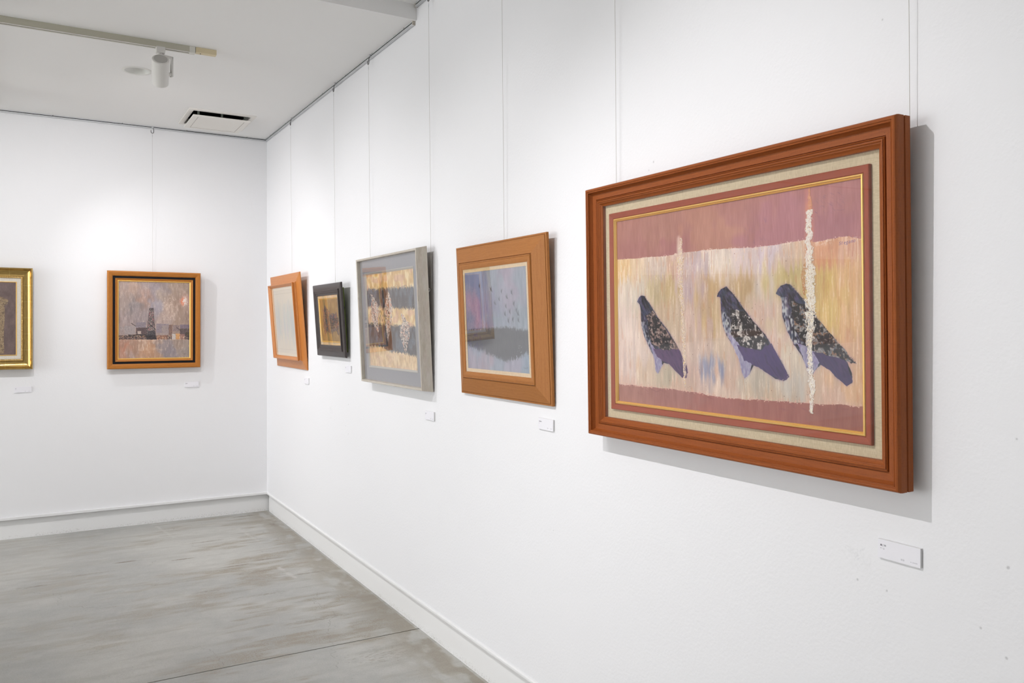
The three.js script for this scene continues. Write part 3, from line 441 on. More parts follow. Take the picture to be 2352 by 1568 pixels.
// small dark birds over a grey hill in a blue and pink haze
function paintHaze() {
  const W = 1000, H = 800, c = canvas(W, H), x = c.getContext('2d'); srand(202);
  const pts = [[.08, .08, [126, 132, 160]], [.14, .33, [164, 132, 158]], [.18, .48, [172, 134, 158]], [.3, .18, [130, 138, 168]], [.4, .4, [138, 132, 164]], [.5, .12, [146, 154, 166]], [.6, .3, [148, 150, 166]], [.7, .08, [164, 150, 166]], [.8, .28, [158, 150, 166]], [.92, .12, [144, 152, 164]], [.92, .45, [138, 148, 158]], [.5, .5, [138, 150, 162]], [.02, .55, [118, 124, 152]], [.1, .92, [158, 146, 162]], [.3, .96, [166, 150, 162]], [.5, .98, [148, 156, 170]], [.75, .95, [158, 154, 170]], [.95, .92, [138, 152, 168]], [.15, .82, [146, 156, 172]]];
  layer(x, [0, 0, W, H], (i, j) => { const n1 = noise(i / 40, j / 150), n2 = noise(i / 14 + 30, j / 60 + 8), n3 = noise(i / 70 + 60, j / 90), n4 = noise(i / 4, j / 18); const col = colourField(pts, i / W + (n3 - 0.5) * 0.2, j / H + (n1 - 0.5) * 0.14, 0.006), t = (n1 - 0.5) * 16 + (n2 - 0.5) * 16 + (n4 - 0.5) * 8; return [col[0] + t, col[1] + t, col[2] + t * 0.9, 1]; });
  const hill = [[0, .60], [.05, .577], [.29, .572], [.54, .559], [.68, .555], [.857, .575], [1, .587], [1, .814], [.879, .851], [.793, .879], [.678, .909], [.562, .893], [.421, .865], [.299, .816], [.178, .807], [0, .775]];
  const low = [[0, .775], [.178, .807], [.299, .816], [.421, .865], [.562, .893], [.678, .909], [.793, .879], [.879, .851], [1, .814]], high = [[0, .585], [.29, .572], [.54, .559], [.68, .555], [.857, .575], [1, .587]];
  const at = (e, u) => { const k = Math.max(1, e.findIndex((p) => p[0] >= u)), p = e[k], q = e[k - 1]; return q[1] + (p[1] - q[1]) * (u - q[0]) / (p[0] - q[0] || 1); };
  layer(x, [0, 0.5 * H, W, H], (i, j) => { const u = clamp(i / W), v = j / H, n1 = noise(i / 9 + 400, j / 40), n2 = noise(i / 26 + 50, j / 16), n3 = noise(i / 3.5, j / 14 + 20), up = v - at(high, u) + (n1 - 0.5) * 0.03 + (n3 - 0.5) * 0.03, dn = at(low, u) - v + (n1 - 0.5) * 0.05 + (n3 - 0.5) * 0.04; let col = lerp3([66, 66, 72], [88, 88, 92], 0.5 * n2 + 0.5 * n1); const left = sstep(0.42, 0.1, u); col = lerp3(col, [58, 54, 104], left * sstep(0.5, 0.7, n2) * 0.7); col = lerp3(col, [38, 36, 52], left * sstep(0.55, 0.7, n1) * 0.6); return [...col, sstep(0, 0.025, up) * sstep(0, 0.03, dn) * (0.86 + 0.14 * n2)]; });
  dabs(x, 70, [0.1 * W, 0.5 * H, 0.4 * W, 0.6 * H], [6, 26], [2, 6], [[46, 42, 64], [74, 70, 94]], [0.1, 0.4], Math.PI / 2, 0.4, 6);
  dabs(x, 14, [0.82 * W, 0.74 * H, 0.89 * W, 0.82 * H], [3, 12], [2, 3.5], [[196, 196, 196], [216, 216, 214]], [0.4, 0.9], 2, 0.5, 6);
  for (const [u, v] of [[.257, .149], [.453, .194], [.617, .219], [.772, .235], [.575, .294], [.696, .277], [.505, .330], [.677, .365], [.799, .343], [.734, .417], [.858, .440], [.709, .504], [.776, .492], [.834, .406], [.86, .5], [.66, .44]]) {
    const px = u * W, py = v * H, k = rr(0.8, 1.15); x.save(); x.translate(px, py); x.rotate(rr(-0.5, 0.4)); x.scale(k, k);
    softly2(x, 2, () => { x.fillStyle = rgba(u < 0.5 ? [46, 42, 54] : [84, 86, 94], 0.85); x.beginPath(); x.moveTo(-13, -25); x.quadraticCurveTo(-6, -10, 0, -6); x.quadraticCurveTo(5, -18, 12, -28); x.quadraticCurveTo(12, -8, 8, 4); x.quadraticCurveTo(12, 18, 14, 27); x.quadraticCurveTo(4, 16, 0, 13); x.quadraticCurveTo(-8, 14, -11, 6); x.closePath(); x.fill(); });  // right-hand birds painted greyer for the pale reflection on the glass
    x.restore();
  }
  signature(x, 0.905 * W, 0.955 * H, 16, 'rgba(60,56,70,0.8)', 'Stegano');
  return paintMat(c, { rough: 0.6 });
}
function softly2(x, px, f) { x.filter = `blur(${px}px)`; f(); x.filter = 'none'; }
// banded ground with crusted winged shapes
function paintWings() {
  const W = 1100, H = 840, c = canvas(W, H), x = c.getContext('2d'), b = canvas(W / 2, H / 2), y = b.getContext('2d'); srand(303); y.fillStyle = '#444'; y.fillRect(0, 0, W, H); y.scale(0.5, 0.5);
  const lines = [[[0, .155], [1, .18]], [[0, .35], [1, .4]], [[0, .53], [1, .57]], [[0, .79], [.209, .775], [.49, .829], [1, .862]]], at = (e, u) => { const k = Math.max(1, e.findIndex((p) => p[0] >= u)), p = e[k], q = e[k - 1]; return q[1] + (p[1] - q[1]) * (u - q[0]) / (p[0] - q[0] || 1); };
  layer(x, [0, 0, W, H], (i, j) => {
    const u = clamp(i / W), v = j / H, n1 = noise(i / 30, j / 50), n2 = noise(i / 8 + 40, j / 22), n3 = noise(i / 3.5 + 9, j / 9), n4 = noise(i / 70 + 5, j / 60), ragged = (n2 - 0.5) * 0.035 + (n3 - 0.5) * 0.03 + (noise(i / 5 + 700, 4.5) - 0.5) * 0.03;
    let k = 0; for (const l of lines) if (v + ragged > at(l, u)) k++;
    const t = (n1 - 0.5) * 26 + (n2 - 0.5) * 22 + (n3 - 0.5) * 16; let col;
    if (k % 2 === 0) { col = lerp3([212, 174, 112], [228, 206, 162], sstep(0.3, 0.7, 0.6 * n1 + 0.4 * n4)); col = lerp3(col, [204, 156, 128], sstep(0.55, 0.75, n4) * 0.6); if (k === 4) col = lerp3(col, [220, 192, 158], 0.6); } else { col = lerp3([70, 62, 62], [98, 98, 104], sstep(0.3, 0.7, 0.5 * n1 + 0.5 * n4)); col = lerp3(col, [80, 92, 112], sstep(0.6, 0.8, n1) * 0.6); col = lerp3(col, [52, 42, 38], sstep(0.6, 0.78, n2) * 0.6); }
    return [col[0] + t, col[1] + t, col[2] + t * 0.9, 1];
  });
  const speck = (bb, w, s0) => {
    inside(x, w, W, H, 8, () => layer(x, bb, (i, j) => { const q = noise(i / 8 + s0, j / 12), r = noise(i / 3.4 + s0, j / 5), z = noise(i / 16 + s0, j / 24); let col = lerp3([198, 180, 166], [240, 232, 222], r); col = lerp3(col, [206, 140, 112], sstep(0.6, 0.75, z) * 0.7); col = lerp3(col, [64, 54, 54], sstep(0.58, 0.7, 0.6 * q + 0.4 * r)); return [...col, sstep(0.25, 0.42, 0.5 * q + 0.5 * z)]; }));
    inside(y, w, W, H, 5, () => layer(y, bb, (i, j) => { const g = 60 + 195 * noise(i / 4 + s0, j / 6); return [g, g, g, 1]; }));
  };
  const w1 = [[.078, .204], [.176, .262], [.234, .324], [.252, .397], [.230, .492], [.226, .660], [.193, .613], [.134, .564], [.089, .491], [.073, .393], [.093, .320]], w2 = [[.478, .193], [.424, .260], [.391, .353], [.395, .447], [.393, .588], [.416, .728], [.475, .611], [.532, .495], [.552, .403], [.528, .287]], w3 = [[.709, .423], [.735, .508], [.695, .587], [.677, .655], [.716, .722], [.780, .866], [.823, .742], [.873, .653], [.872, .542], [.802, .486]], mid = [[.25, .40], [.40, .37], [.41, .56], [.25, .57]];
  inside(x, mid, W, H, 14, () => layer(x, [0.23 * W, 0.35 * H, 0.43 * W, 0.6 * H], (i, j) => { const q = noise(i / 7, j / 16 + 90); return [...lerp3([70, 56, 50], [196, 172, 146], q), 0.7 * sstep(0.3, 0.6, noise(i / 14, j / 20 + 3))]; }));
  [w1, w2, w3].forEach((w, k) => { const xs = w.map((p) => p[0] * W), ys = w.map((p) => p[1] * H); speck([Math.min(...xs) - 10, Math.min(...ys) - 10, Math.max(...xs) + 10, Math.max(...ys) + 10], w, k * 41); });
  for (let i = 0; i < 40; i++) { x.fillStyle = rgba([226, 220, 210], rr(0.3, 0.8)); x.beginPath(); x.arc(rnd() * W, rr(0.1, 0.9) * H, rr(1, 3.5), 0, 7); x.fill(); }
  return paintMat(c, { bump: b, bs: 0.002, rough: 0.6 });
}
// dark thicket on an ochre ground
function paintThicket() {
  const W = 680, H = 480, c = canvas(W, H), x = c.getContext('2d'); srand(404);
  layer(x, [0, 0, W, H], (i, j) => { const t = (noise(i / 30, j / 70) - 0.5) * 26 + (noise(i / 8, j / 20 + 5) - 0.5) * 14; return [160 + t, 128 + t, 78 + t * 0.8, 1]; });
  const bl = [[.286, .142], [.397, .236], [.584, .348], [.865, .335], [.952, .529], [.937, .878], [.800, .757], [.551, .812], [.312, .760], [.164, .890], [.130, .706], [.141, .248]];
  inside(x, bl, W, H, 16, () => layer(x, [0, 0, W, H], (i, j) => { const q = noise(i / 16, j / 26 + 9), r = noise(i / 5 + 60, j / 9), z = noise(i / 3, j / 4 + 30); let col = lerp3([46, 40, 42], [112, 100, 94], 0.5 * q + 0.5 * r); col = lerp3(col, [176, 160, 144], sstep(0.6, 0.75, 0.5 * r + 0.5 * z) * 0.9); col = lerp3(col, [176, 106, 66], sstep(0.68, 0.8, q) * 0.7); return [...col, sstep(0.2, 0.36, 0.6 * q + 0.4 * r)]; }));
  dabs(x, 50, [0.1 * W, 0.1 * H, W, H], [8, 50], [1, 2.4], [[60, 50, 46], [180, 162, 134]], [0.15, 0.45], 1.4, 0.5);
  return paintMat(c, { rough: 0.6 });
}
// pale grey veil on cream paper with a ruled border
function paintVeil() {
  const W = 900, H = 720, c = canvas(W, H), x = c.getContext('2d'); srand(505); x.fillStyle = '#d8ccba'; x.fillRect(0, 0, W, H);
  x.strokeStyle = 'rgba(150,138,120,0.5)'; x.lineWidth = 3; x.strokeRect(34, 44, W - 68, H - 88);
  softly(x, 6, (l) => dabs(l, 160, [80, 0.32 * H, W - 60, 0.7 * H], [120, 300], [16, 50], [[186, 188, 186], [194, 194, 190], [180, 184, 184]], [0.08, 0.26], Math.PI / 2, 0.04));
  dabs(x, 140, [80, 0.25 * H, W - 60, 0.75 * H], [30, 130], [2, 6], [[172, 174, 172], [196, 194, 188]], [0.08, 0.26], Math.PI / 2, 0.03); grainOver(c, 4, 13);
  return paintMat(c, { rough: 0.8 });
}
// tower over a waterfront in grey and rose
function paintTower() {
  const W = 1000, H = 1150, c = canvas(W, H), x = c.getContext('2d'), b = canvas(W / 2, H / 2), y = b.getContext('2d'); srand(606); y.fillStyle = '#444'; y.fillRect(0, 0, W, H); y.scale(0.5, 0.5);
  const pts = [[.05, .05, [170, 150, 142]], [.2, .1, [176, 150, 136]], [.35, .05, [158, 142, 140]], [.5, .1, [152, 140, 144]], [.65, .08, [146, 132, 130]], [.8, .05, [164, 144, 130]], [.95, .1, [150, 132, 120]], [.1, .3, [158, 140, 132]], [.18, .32, [130, 122, 124]], [.25, .25, [136, 124, 122]], [.36, .2, [172, 140, 126]], [.5, .3, [160, 152, 160]], [.62, .2, [166, 148, 136]], [.7, .33, [182, 158, 144]], [.8, .25, [156, 134, 120]], [.93, .25, [190, 150, 136]], [.95, .4, [150, 130, 120]], [.1, .5, [156, 140, 138]], [.3, .48, [150, 136, 136]], [.62, .48, [172, 152, 144]], [.85, .48, [160, 138, 124]],
    [.05, .8, [158, 136, 124]], [.08, .84, [182, 122, 98]], [.2, .85, [160, 130, 112]], [.35, .82, [186, 154, 134]], [.42, .88, [184, 142, 112]], [.5, .95, [168, 136, 114]], [.6, .85, [142, 130, 130]], [.72, .9, [140, 130, 134]], [.85, .85, [160, 140, 128]], [.95, .95, [148, 136, 130]], [.2, .98, [166, 146, 140]]];
  layer(x, [0, 0, W, H], (i, j) => { const n1 = noise(i / 34, j / 120), n2 = noise(i / 12 + 30, j / 46 + 8), n3 = noise(i / 60 + 60, j / 70), n4 = noise(i / 4, j / 12), col = colourField(pts, i / W + (n3 - 0.5) * 0.16, j / H + (n1 - 0.5) * 0.1, 0.004), t = (n1 - 0.5) * 16 + (n2 - 0.5) * 16 + (n4 - 0.5) * 10, fl = sstep(0.7, 0.82, 0.5 * n4 + 0.5 * n2); return [...lerp3([col[0] + t, col[1] + t, col[2] + t], [200, 176, 162], fl * 0.5), 1]; });
  layer(x, [0.84 * W, 0.15 * H, 0.99 * W, 0.33 * H], (i, j) => { const u = (i / W - 0.915) / 0.055, v = (j / H - 0.25) / 0.07, q = noise(i / 14, j / 18), r = noise(i / 5, j / 7 + 8), d = u * u + v * v; return [...lerp3([214, 124, 92], [236, 228, 222], sstep(-0.6, 0.4, u + (q - 0.5))), sstep(1.1, 0.2, d + (r - 0.5) * 1.4) * 0.85]; });
  layer(x, [0.6 * W, 0.2 * H, 0.8 * W, 0.5 * H], (i, j) => { const q = noise(i / 7 + 90, j / 16), r = noise(i / 22 + 90, j / 34); return [212, 190, 176, 0.6 * sstep(0.58, 0.72, 0.5 * q + 0.5 * r)]; });
  // houses along the water
  const block = (u0, v0, u1, v1, ca, cb, a = 0.9) => inside(x, [[u0, v0], [u1, v0], [u1, v1], [u0, v1]], W, H, 4, () => layer(x, [u0 * W - 8, v0 * H - 8, u1 * W + 8, v1 * H + 8], (i, j) => { const q = noise(i / 9 + u0 * 90, j / 9), r = noise(i / 3.5, j / 4 + v0 * 70); return [...lerp3(ca, cb, clamp(0.6 * q + 0.4 * r)), a]; }));
  block(0, .585, .2, .70, [128, 116, 118], [176, 164, 160], 0.75); block(.08, .575, .235, .685, [132, 122, 124], [176, 164, 160]); block(.24, .53, .375, .60, [110, 100, 110], [150, 140, 146]); block(.24, .60, .39, .69, [62, 50, 54], [100, 84, 84]); block(.26, .645, .31, .685, [170, 146, 136], [206, 190, 178]);
  block(.52, .55, .70, .67, [116, 104, 114], [158, 146, 150]); block(.6, .57, .69, .67, [132, 120, 122], [176, 158, 148]); block(.70, .56, .755, .72, [90, 74, 76], [160, 124, 104]); block(.76, .565, .85, .65, [110, 94, 98], [160, 140, 134]); block(.86, .56, 1, .61, [96, 84, 98], [136, 122, 134]); block(.86, .61, 1, .70, [68, 56, 58], [104, 90, 90]); block(.94, .66, 1, .76, [58, 50, 44], [90, 80, 68]);
  block(0, .70, 1, .755, [40, 34, 38], [108, 88, 86]); block(.13, .69, .5, .72, [30, 26, 30], [66, 56, 58]); block(.745, .685, .80, .757, [170, 160, 156], [232, 226, 220]); block(.80, .68, .86, .755, [190, 130, 76], [224, 172, 112]); block(.86, .685, .93, .757, [120, 84, 80], [176, 138, 128]); block(.53, .70, .68, .755, [100, 70, 70], [170, 124, 96]);
  layer(x, [0, 0.7 * H, W, 0.765 * H], (i, j) => { const q = noise(i / 5 + 44, j / 12), r = noise(i / 12 + 70, j / 16); return [...lerp3([196, 140, 96], [214, 198, 184], r), 0.8 * sstep(0.62, 0.74, q)]; });
  // sketchy dark and pale lines over the roofs
  for (let k = 0; k < 150; k++) { const u = rnd(), v = rr(.55, .75), l = rr(.01, .05), a = pick([0, Math.PI / 2, rr(0, 3)]); x.strokeStyle = rgba(pick([[40, 36, 40], [60, 52, 56], [206, 192, 182], [178, 132, 104]]), rr(0.2, 0.6)); x.lineWidth = rr(1, 3); x.beginPath(); x.moveTo(u * W, v * H); x.quadraticCurveTo((u + Math.cos(a) * l * 0.5) * W + rr(-6, 6), (v + Math.sin(a) * l * 0.4) * H + rr(-6, 6), (u + Math.cos(a) * l) * W, (v + Math.sin(a) * l * 0.8) * H); x.stroke(); }
  // tower of dark lattice over pale stone
  const tw = [[.425, .345], [.48, .345], [.49, .5], [.5, .6], [.512, .70], [.385, .70], [.395, .6], [.41, .5]];
  inside(x, tw, W, H, 4, () => layer(x, [0.37 * W, 0.33 * H, 0.53 * W, 0.72 * H], (i, j) => { const q = noise(i / 5, j / 7), r = noise(i / 10 + 9, j / 12), z = noise(i / 3, j / 3 + 20); let col = lerp3([46, 42, 46], [132, 118, 112], 0.5 * q + 0.5 * r); col = lerp3(col, [206, 194, 184], sstep(0.58, 0.7, 0.5 * q + 0.5 * z) * 0.9); col = lerp3(col, [170, 104, 110], sstep(0.68, 0.78, r) * 0.7); return [...col, 0.95]; }));
  for (let k = 0; k < 3; k++) { x.strokeStyle = `rgba(40,36,42,${0.5 + 0.15 * k})`; x.lineWidth = rr(2, 4); path(x, tw, W, H, 5); x.stroke(); }
  inside(y, tw, W, H, 2, () => layer(y, [0.37 * W, 0.33 * H, 0.53 * W, 0.72 * H], (i, j) => { const g = 255 * noise(i / 5, j / 6); return [g, g, g, 1]; }));
  block(.40, .64, .505, .70, [26, 24, 28], [110, 104, 106], 0.85); block(.38, .70, .52, .757, [22, 20, 24], [84, 74, 76]);
  for (const [x0, y0, x1, y1] of [[.17, .54, .24, .585], [.81, .595, .88, .65], [.93, .67, 1, .735], [.385, .62, .45, .575], [.45, .575, .51, .625]]) for (let k = 0; k < 3; k++) { x.strokeStyle = 'rgba(40,36,40,0.6)'; x.lineWidth = rr(2, 5); x.beginPath(); x.moveTo((x0 + rr(-.004, .004)) * W, (y0 + rr(-.004, .004)) * H); x.lineTo((x1 + rr(-.004, .004)) * W, (y1 + rr(-.004, .004)) * H); x.stroke(); }
  layer(x, [0.25 * W, 0.755 * H, 0.62 * W, 0.9 * H], (i, j) => { const q = noise(i / 7 + 130, j / 40), r = noise(i / 20 + 130, j / 60); return [...lerp3([206, 160, 124], [222, 208, 196], q), 0.5 * sstep(0.5, 0.68, 0.5 * q + 0.5 * r)]; });
  dabs(x, 10, [0.74 * W, 0.83 * H, 0.8 * W, 0.92 * H], [6, 20], [2, 5], [[220, 212, 206]], [0.3, 0.7], 1.5, 0.3);
  signature(x, 0.89 * W, 0.957 * H, 15, 'rgba(70,60,62,0.8)', 'Stegano');
  return paintMat(c, { bump: b, bs: 0.0016, rough: 0.6 });
}
// weathered tan building on a dull mauve ground
function paintFacade() {
  const W = 600, H = 900, c = canvas(W, H), x = c.getContext('2d'); srand(707);
  layer(x, [0, 0, W, H], (i, j) => { const t = (noise(i / 40, j / 70) - 0.5) * 26 + (noise(i / 9, j / 14 + 5) - 0.5) * 14; return [104 + t, 84 + t, 80 + t, 1]; });
  const wall = [[0.1, 0.28], [0.45, 0.14], [0.62, 0.165], [0.86, 0.25], [0.82, 0.31], [0.785, 0.31], [0.775, 0.98], [0.12, 0.98]];
  inside(x, wall, W, H, 5, () => layer(x, [0, 0.1 * H, W, H], (i, j) => { const q = noise(i / 14, j / 16), r = noise(i / 4 + 60, j / 4), z = noise(i / 2.2, j / 2.2 + 30); let col = lerp3([116, 92, 62], [170, 146, 112], 0.5 * q + 0.5 * r); col = lerp3(col, [206, 188, 158], sstep(0.62, 0.75, 0.5 * r + 0.5 * z)); col = lerp3(col, [74, 56, 40], sstep(0.64, 0.76, q) * 0.6); return [...col, 1]; }));
  for (const [x0, y0, x1, y1] of [[.45, .17, .84, .285], [.4, .215, .8, .33]]) { x.strokeStyle = 'rgba(60,46,36,0.7)'; x.lineWidth = 4; x.beginPath(); x.moveTo(x0 * W, y0 * H); x.lineTo(x1 * W, y1 * H); x.stroke(); }
  return paintMat(c, { rough: 0.6 });
}
function paintPlain(s, base, cols) {
  const W = 480, H = 480, c = canvas(W, H), x = c.getContext('2d'); srand(s); x.fillStyle = base; x.fillRect(0, 0, W, H);
  dabs(x, 260, [0, 0, W, H], [30, 160], [10, 50], cols, [0.15, 0.5], Math.PI / 2, 0.5); grainOver(c, 8, s); return paintMat(c);
}

// ------------------------------------------------------------------ the pictures
const back = (g, W, H, u, d0, d1, mat = backBoard) => mesh('backing_board', new THREE.BoxGeometry(W - 2 * u, H - 2 * u, d1 - d0).translate(0, H / 2, (d0 + d1) / 2), mat, g);
{ // pigeons, big mahogany frame
  const W = 1.043, H = 0.742, g = thing('framed_painting', 'large painting of three pigeons in a deep reddish-brown moulded frame', 'painting');
  frameRails(g, 'frame_rail', W, H, [[0.002, 0], [0, 0.002], [0, 0.017], [0.0026, 0.0184], [0.0026, 0.0206], [0, 0.022], [0, 0.037], [0.0006, 0.0425], [0.003, 0.0468], [0.0058, 0.048], [0.0085, 0.0474], [0.0098, 0.0452], [0.0112, 0.0448], [0.0122, 0.0456], [0.0132, 0.0452], [0.0142, 0.038], [0.0165, 0.0325], [0.0185, 0.0308], [0.0335, 0.0296], [0.034, 0.0266], [0.0356, 0.0266], [0.036, 0.0305], [0.0372, 0.0318], [0.0384, 0.0308], [0.0388, 0.0292], [0.04, 0.0292], [0.0406, 0.0312], [0.0425, 0.0316], [0.0442, 0.0302], [0.0448, 0.0284], [0.047, 0.028], [0.053, 0.0224], [0.0552, 0.0212], [0.0552, 0.003], [0.0552, 0]], MAHOGANY);
  ring(g, 'linen_liner', W, H, [[0.05, 0.002], [0.05, 0.0108], [0.083, 0.0096], [0.083, 0.002]], linen);
  frameRails(g, 'inner_rail', W, H, [[0.0815, 0.004], [0.0815, 0.0175], [0.083, 0.019], [0.094, 0.0152], [0.0962, 0.015], [0.0985, 0.0122], [0.0985, 0.004]], RUSSET);
  ring(g, 'gilt_fillet', W, H, [[0.0984, 0.004], [0.0984, 0.0142], [0.0998, 0.0158], [0.1016, 0.0162], [0.1032, 0.0146], [0.1042, 0.0118], [0.1052, 0.0126], [0.1066, 0.0108], [0.1066, 0.004]], gilt);
  board(g, 'painted_canvas', W, H, 0.1055, 0.008, paintPigeons());
  pane(g, W, H, 0.0545, 0.0206, clearAcrylic); back(g, W, H, 0.045, -0.002, 0.002);
  hang(g, 'right', 4.7615, 1.0655, 0.018, 0.88);
}
{ // hazy landscape, teak frame rising towards its opening
  const W = 0.68, H = 0.588, g = thing('framed_painting', 'hazy blue and pink landscape with small dark birds in a wide brown frame', 'painting');
  frameRails(g, 'frame_rail', W, H, [[0, 0], [0, 0.0075], [0.001, 0.0092], [0.006, 0.0108], [0.0064, 0.0088], [0.0078, 0.0088], [0.0084, 0.0122], [0.01, 0.0128], [0.0655, 0.0325], [0.0662, 0.0288], [0.0682, 0.0288], [0.0688, 0.0338], [0.0704, 0.0362], [0.0728, 0.0368], [0.0742, 0.0352], [0.0756, 0.0358], [0.0775, 0.0362], [0.088, 0.0338], [0.0915, 0.0322], [0.0935, 0.032], [0.0935, 0.018], [0.0935, 0]], TEAK);
  ring(g, 'linen_liner', W, H, [[0.088, 0.018], [0.088, 0.0302], [0.107, 0.0296], [0.107, 0.018]], creamLinen);
  board(g, 'painted_canvas', W, H, 0.106, 0.0285, paintHaze()); pane(g, W, H, 0.0925, 0.0313); back(g, W, H, 0.04, 0.001, 0.018);
  hang(g, 'right', 3.626, 1.122, 0.005, 2.5);
}
{ // winged shapes, deep silver frame
  const W = 0.782, H = 0.64, g = thing('framed_painting', 'winged shapes on banded ground, grey mat, deep silver frame', 'painting');
  frameRails(g, 'frame_rail', W, H, [[0, 0], [0, 0.0015], [0.0076, 0.048], [0.0088, 0.05], [0.0158, 0.05], [0.0172, 0.0488], [0.0195, 0.035], [0.0195, 0.015], [0.0195, 0]], silverMat);
  ring(g, 'mat', W, H, [[0.018, 0.022], [0.018, 0.0318], [0.082, 0.0318], [0.082, 0.022]], greyMat);
  ring(g, 'fillet', W, H, [[0.0815, 0.02], [0.0815, 0.0335], [0.084, 0.0342], [0.0915, 0.0285], [0.0915, 0.02]], greyFillet);
  board(g, 'painted_canvas', W, H, 0.0908, 0.0275, paintWings()); pane(g, W, H, 0.0186, 0.0348); back(g, W, H, 0.018, 0.004, 0.02);
  // hanging loops fixed to the back of the frame
  for (const s of [1]) mesh('hanging_ring', new THREE.TorusGeometry(0.008, 0.0016, 8, 20).rotateY(Math.PI / 2).translate(s * (W / 2 - 0.014), H * 0.7, -0.003), std({ color: 0xb9b6b0, metalness: 0.9, roughness: 0.35 }), g);
  hang(g, 'right', 2.607, 1.104, 0.008, 2.8);
}
{ // thicket, small black frame with a green backing box
  const W = 0.52, H = 0.423, g = thing('framed_painting', 'small picture of a dark thicket on ochre in a stepped black frame', 'painting');
  frameRails(g, 'frame_rail', W, H, [[0.004, 0], [0, 0.002], [0, 0.0055], [0.0025, 0.0118], [0.005, 0.0132], [0.0355, 0.0132], [0.036, 0.0188], [0.0372, 0.0202], [0.0395, 0.0202], [0.041, 0.0182], [0.05, 0.0164], [0.0512, 0.0178], [0.0535, 0.0178], [0.055, 0.0152], [0.061, 0.0124], [0.0625, 0.0132], [0.065, 0.0122], [0.0672, 0.009], [0.0672, 0.002], [0.0672, 0]], EBONY);
  ring(g, 'linen_liner', W, H, [[0.063, 0.001], [0.063, 0.0068], [0.0825, 0.0066], [0.0825, 0.001]], creamLinen);
  ring(g, 'gilt_fillet', W, H, [[0.082, 0.0005], [0.082, 0.0074], [0.0832, 0.0078], [0.0905, 0.0036], [0.0905, 0.0005]], gilt);
  board(g, 'painted_canvas', W, H, 0.0898, 0.003, paintThicket()); pane(g, W, H, 0.0665, 0.0086);
  mesh('backing_box', new RoundedBoxGeometry(W - 0.06, H - 0.06, 0.0165, 2, 0.002).translate(0, H / 2, -0.0083), oliveFelt, g);
  mesh('cord_hook', new THREE.TorusGeometry(0.006, 0.0016, 8, 18).translate(W / 2 - 0.026, H * 0.66, -0.008), std({ color: 0x1b1b33, roughness: 0.5 }), g);
  hang(g, 'right', 1.632, 1.2165, 0.018, 4.1);
}
{ // veil drawing, pale orange box frame on a sloping flange
  const W = 0.742, H = 0.632, g = thing('framed_painting', 'pale grey drawing in an orange wooden box frame, nearest the room corner', 'painting');
  frameRails(g, 'frame_rail', W, H, [[0, 0], [0, 0.0055], [0.002, 0.0082], [0.056, 0.0178], [0.0594, 0.0182], [0.0604, 0.0235], [0.0645, 0.029], [0.0648, 0.033], [0.0622, 0.0385], [0.0616, 0.0448], [0.063, 0.0463], [0.0672, 0.0463], [0.0688, 0.045], [0.081, 0.0305], [0.0835, 0.03], [0.0835, 0.012], [0.0835, 0]], PINE);
  ring(g, 'mat', W, H, [[0.08, 0.018], [0.08, 0.0262], [0.101, 0.0258], [0.101, 0.018]], creamMat);
  board(g, 'drawing', W, H, 0.1, 0.0238, paintVeil()); pane(g, W, H, 0.0828, 0.0285); back(g, W, H, 0.07, 0.001, 0.018);
  hang(g, 'right', 0.711, 1.111, 0.001, 4.6);
}
{ // tower on the far wall
  const W = 0.604, H = 0.676, g = thing('framed_painting', 'painting of a tower above a waterfront, wooden frame with a black inner band', 'painting');
  frameRails(g, 'frame_rail', W, H, [[0, 0], [0, 0.026], [0.002, 0.0295], [0.005, 0.0315], [0.0105, 0.032], [0.0118, 0.0298], [0.018, 0.0298], [0.0194, 0.0275], [0.0268, 0.027], [0.028, 0.0245], [0.0335, 0.0218], [0.034, 0.02], [0.034, 0.003], [0.034, 0]], OAK);
  ring(g, 'velvet_band', W, H, [[0.03, 0.003], [0.03, 0.0155], [0.052, 0.0155], [0.052, 0.003]], blackVelvet);
  frameRails(g, 'inner_rail', W, H, [[0.0505, 0.005], [0.0505, 0.0215], [0.0522, 0.0232], [0.0585, 0.0195], [0.0602, 0.0192], [0.0655, 0.0148], [0.0655, 0.005]], OAK);
  ring(g, 'gilt_fillet', W, H, [[0.0653, 0.004], [0.0653, 0.0162], [0.0672, 0.0166], [0.0722, 0.0108], [0.0722, 0.004]], gilt);
  board(g, 'painted_canvas', W, H, 0.0715, 0.009, paintTower()); back(g, W, H, 0.03, 0.0005, 0.003);
  hang(g, 'back', -0.785, 1.098, 0.018, 0.8);
}
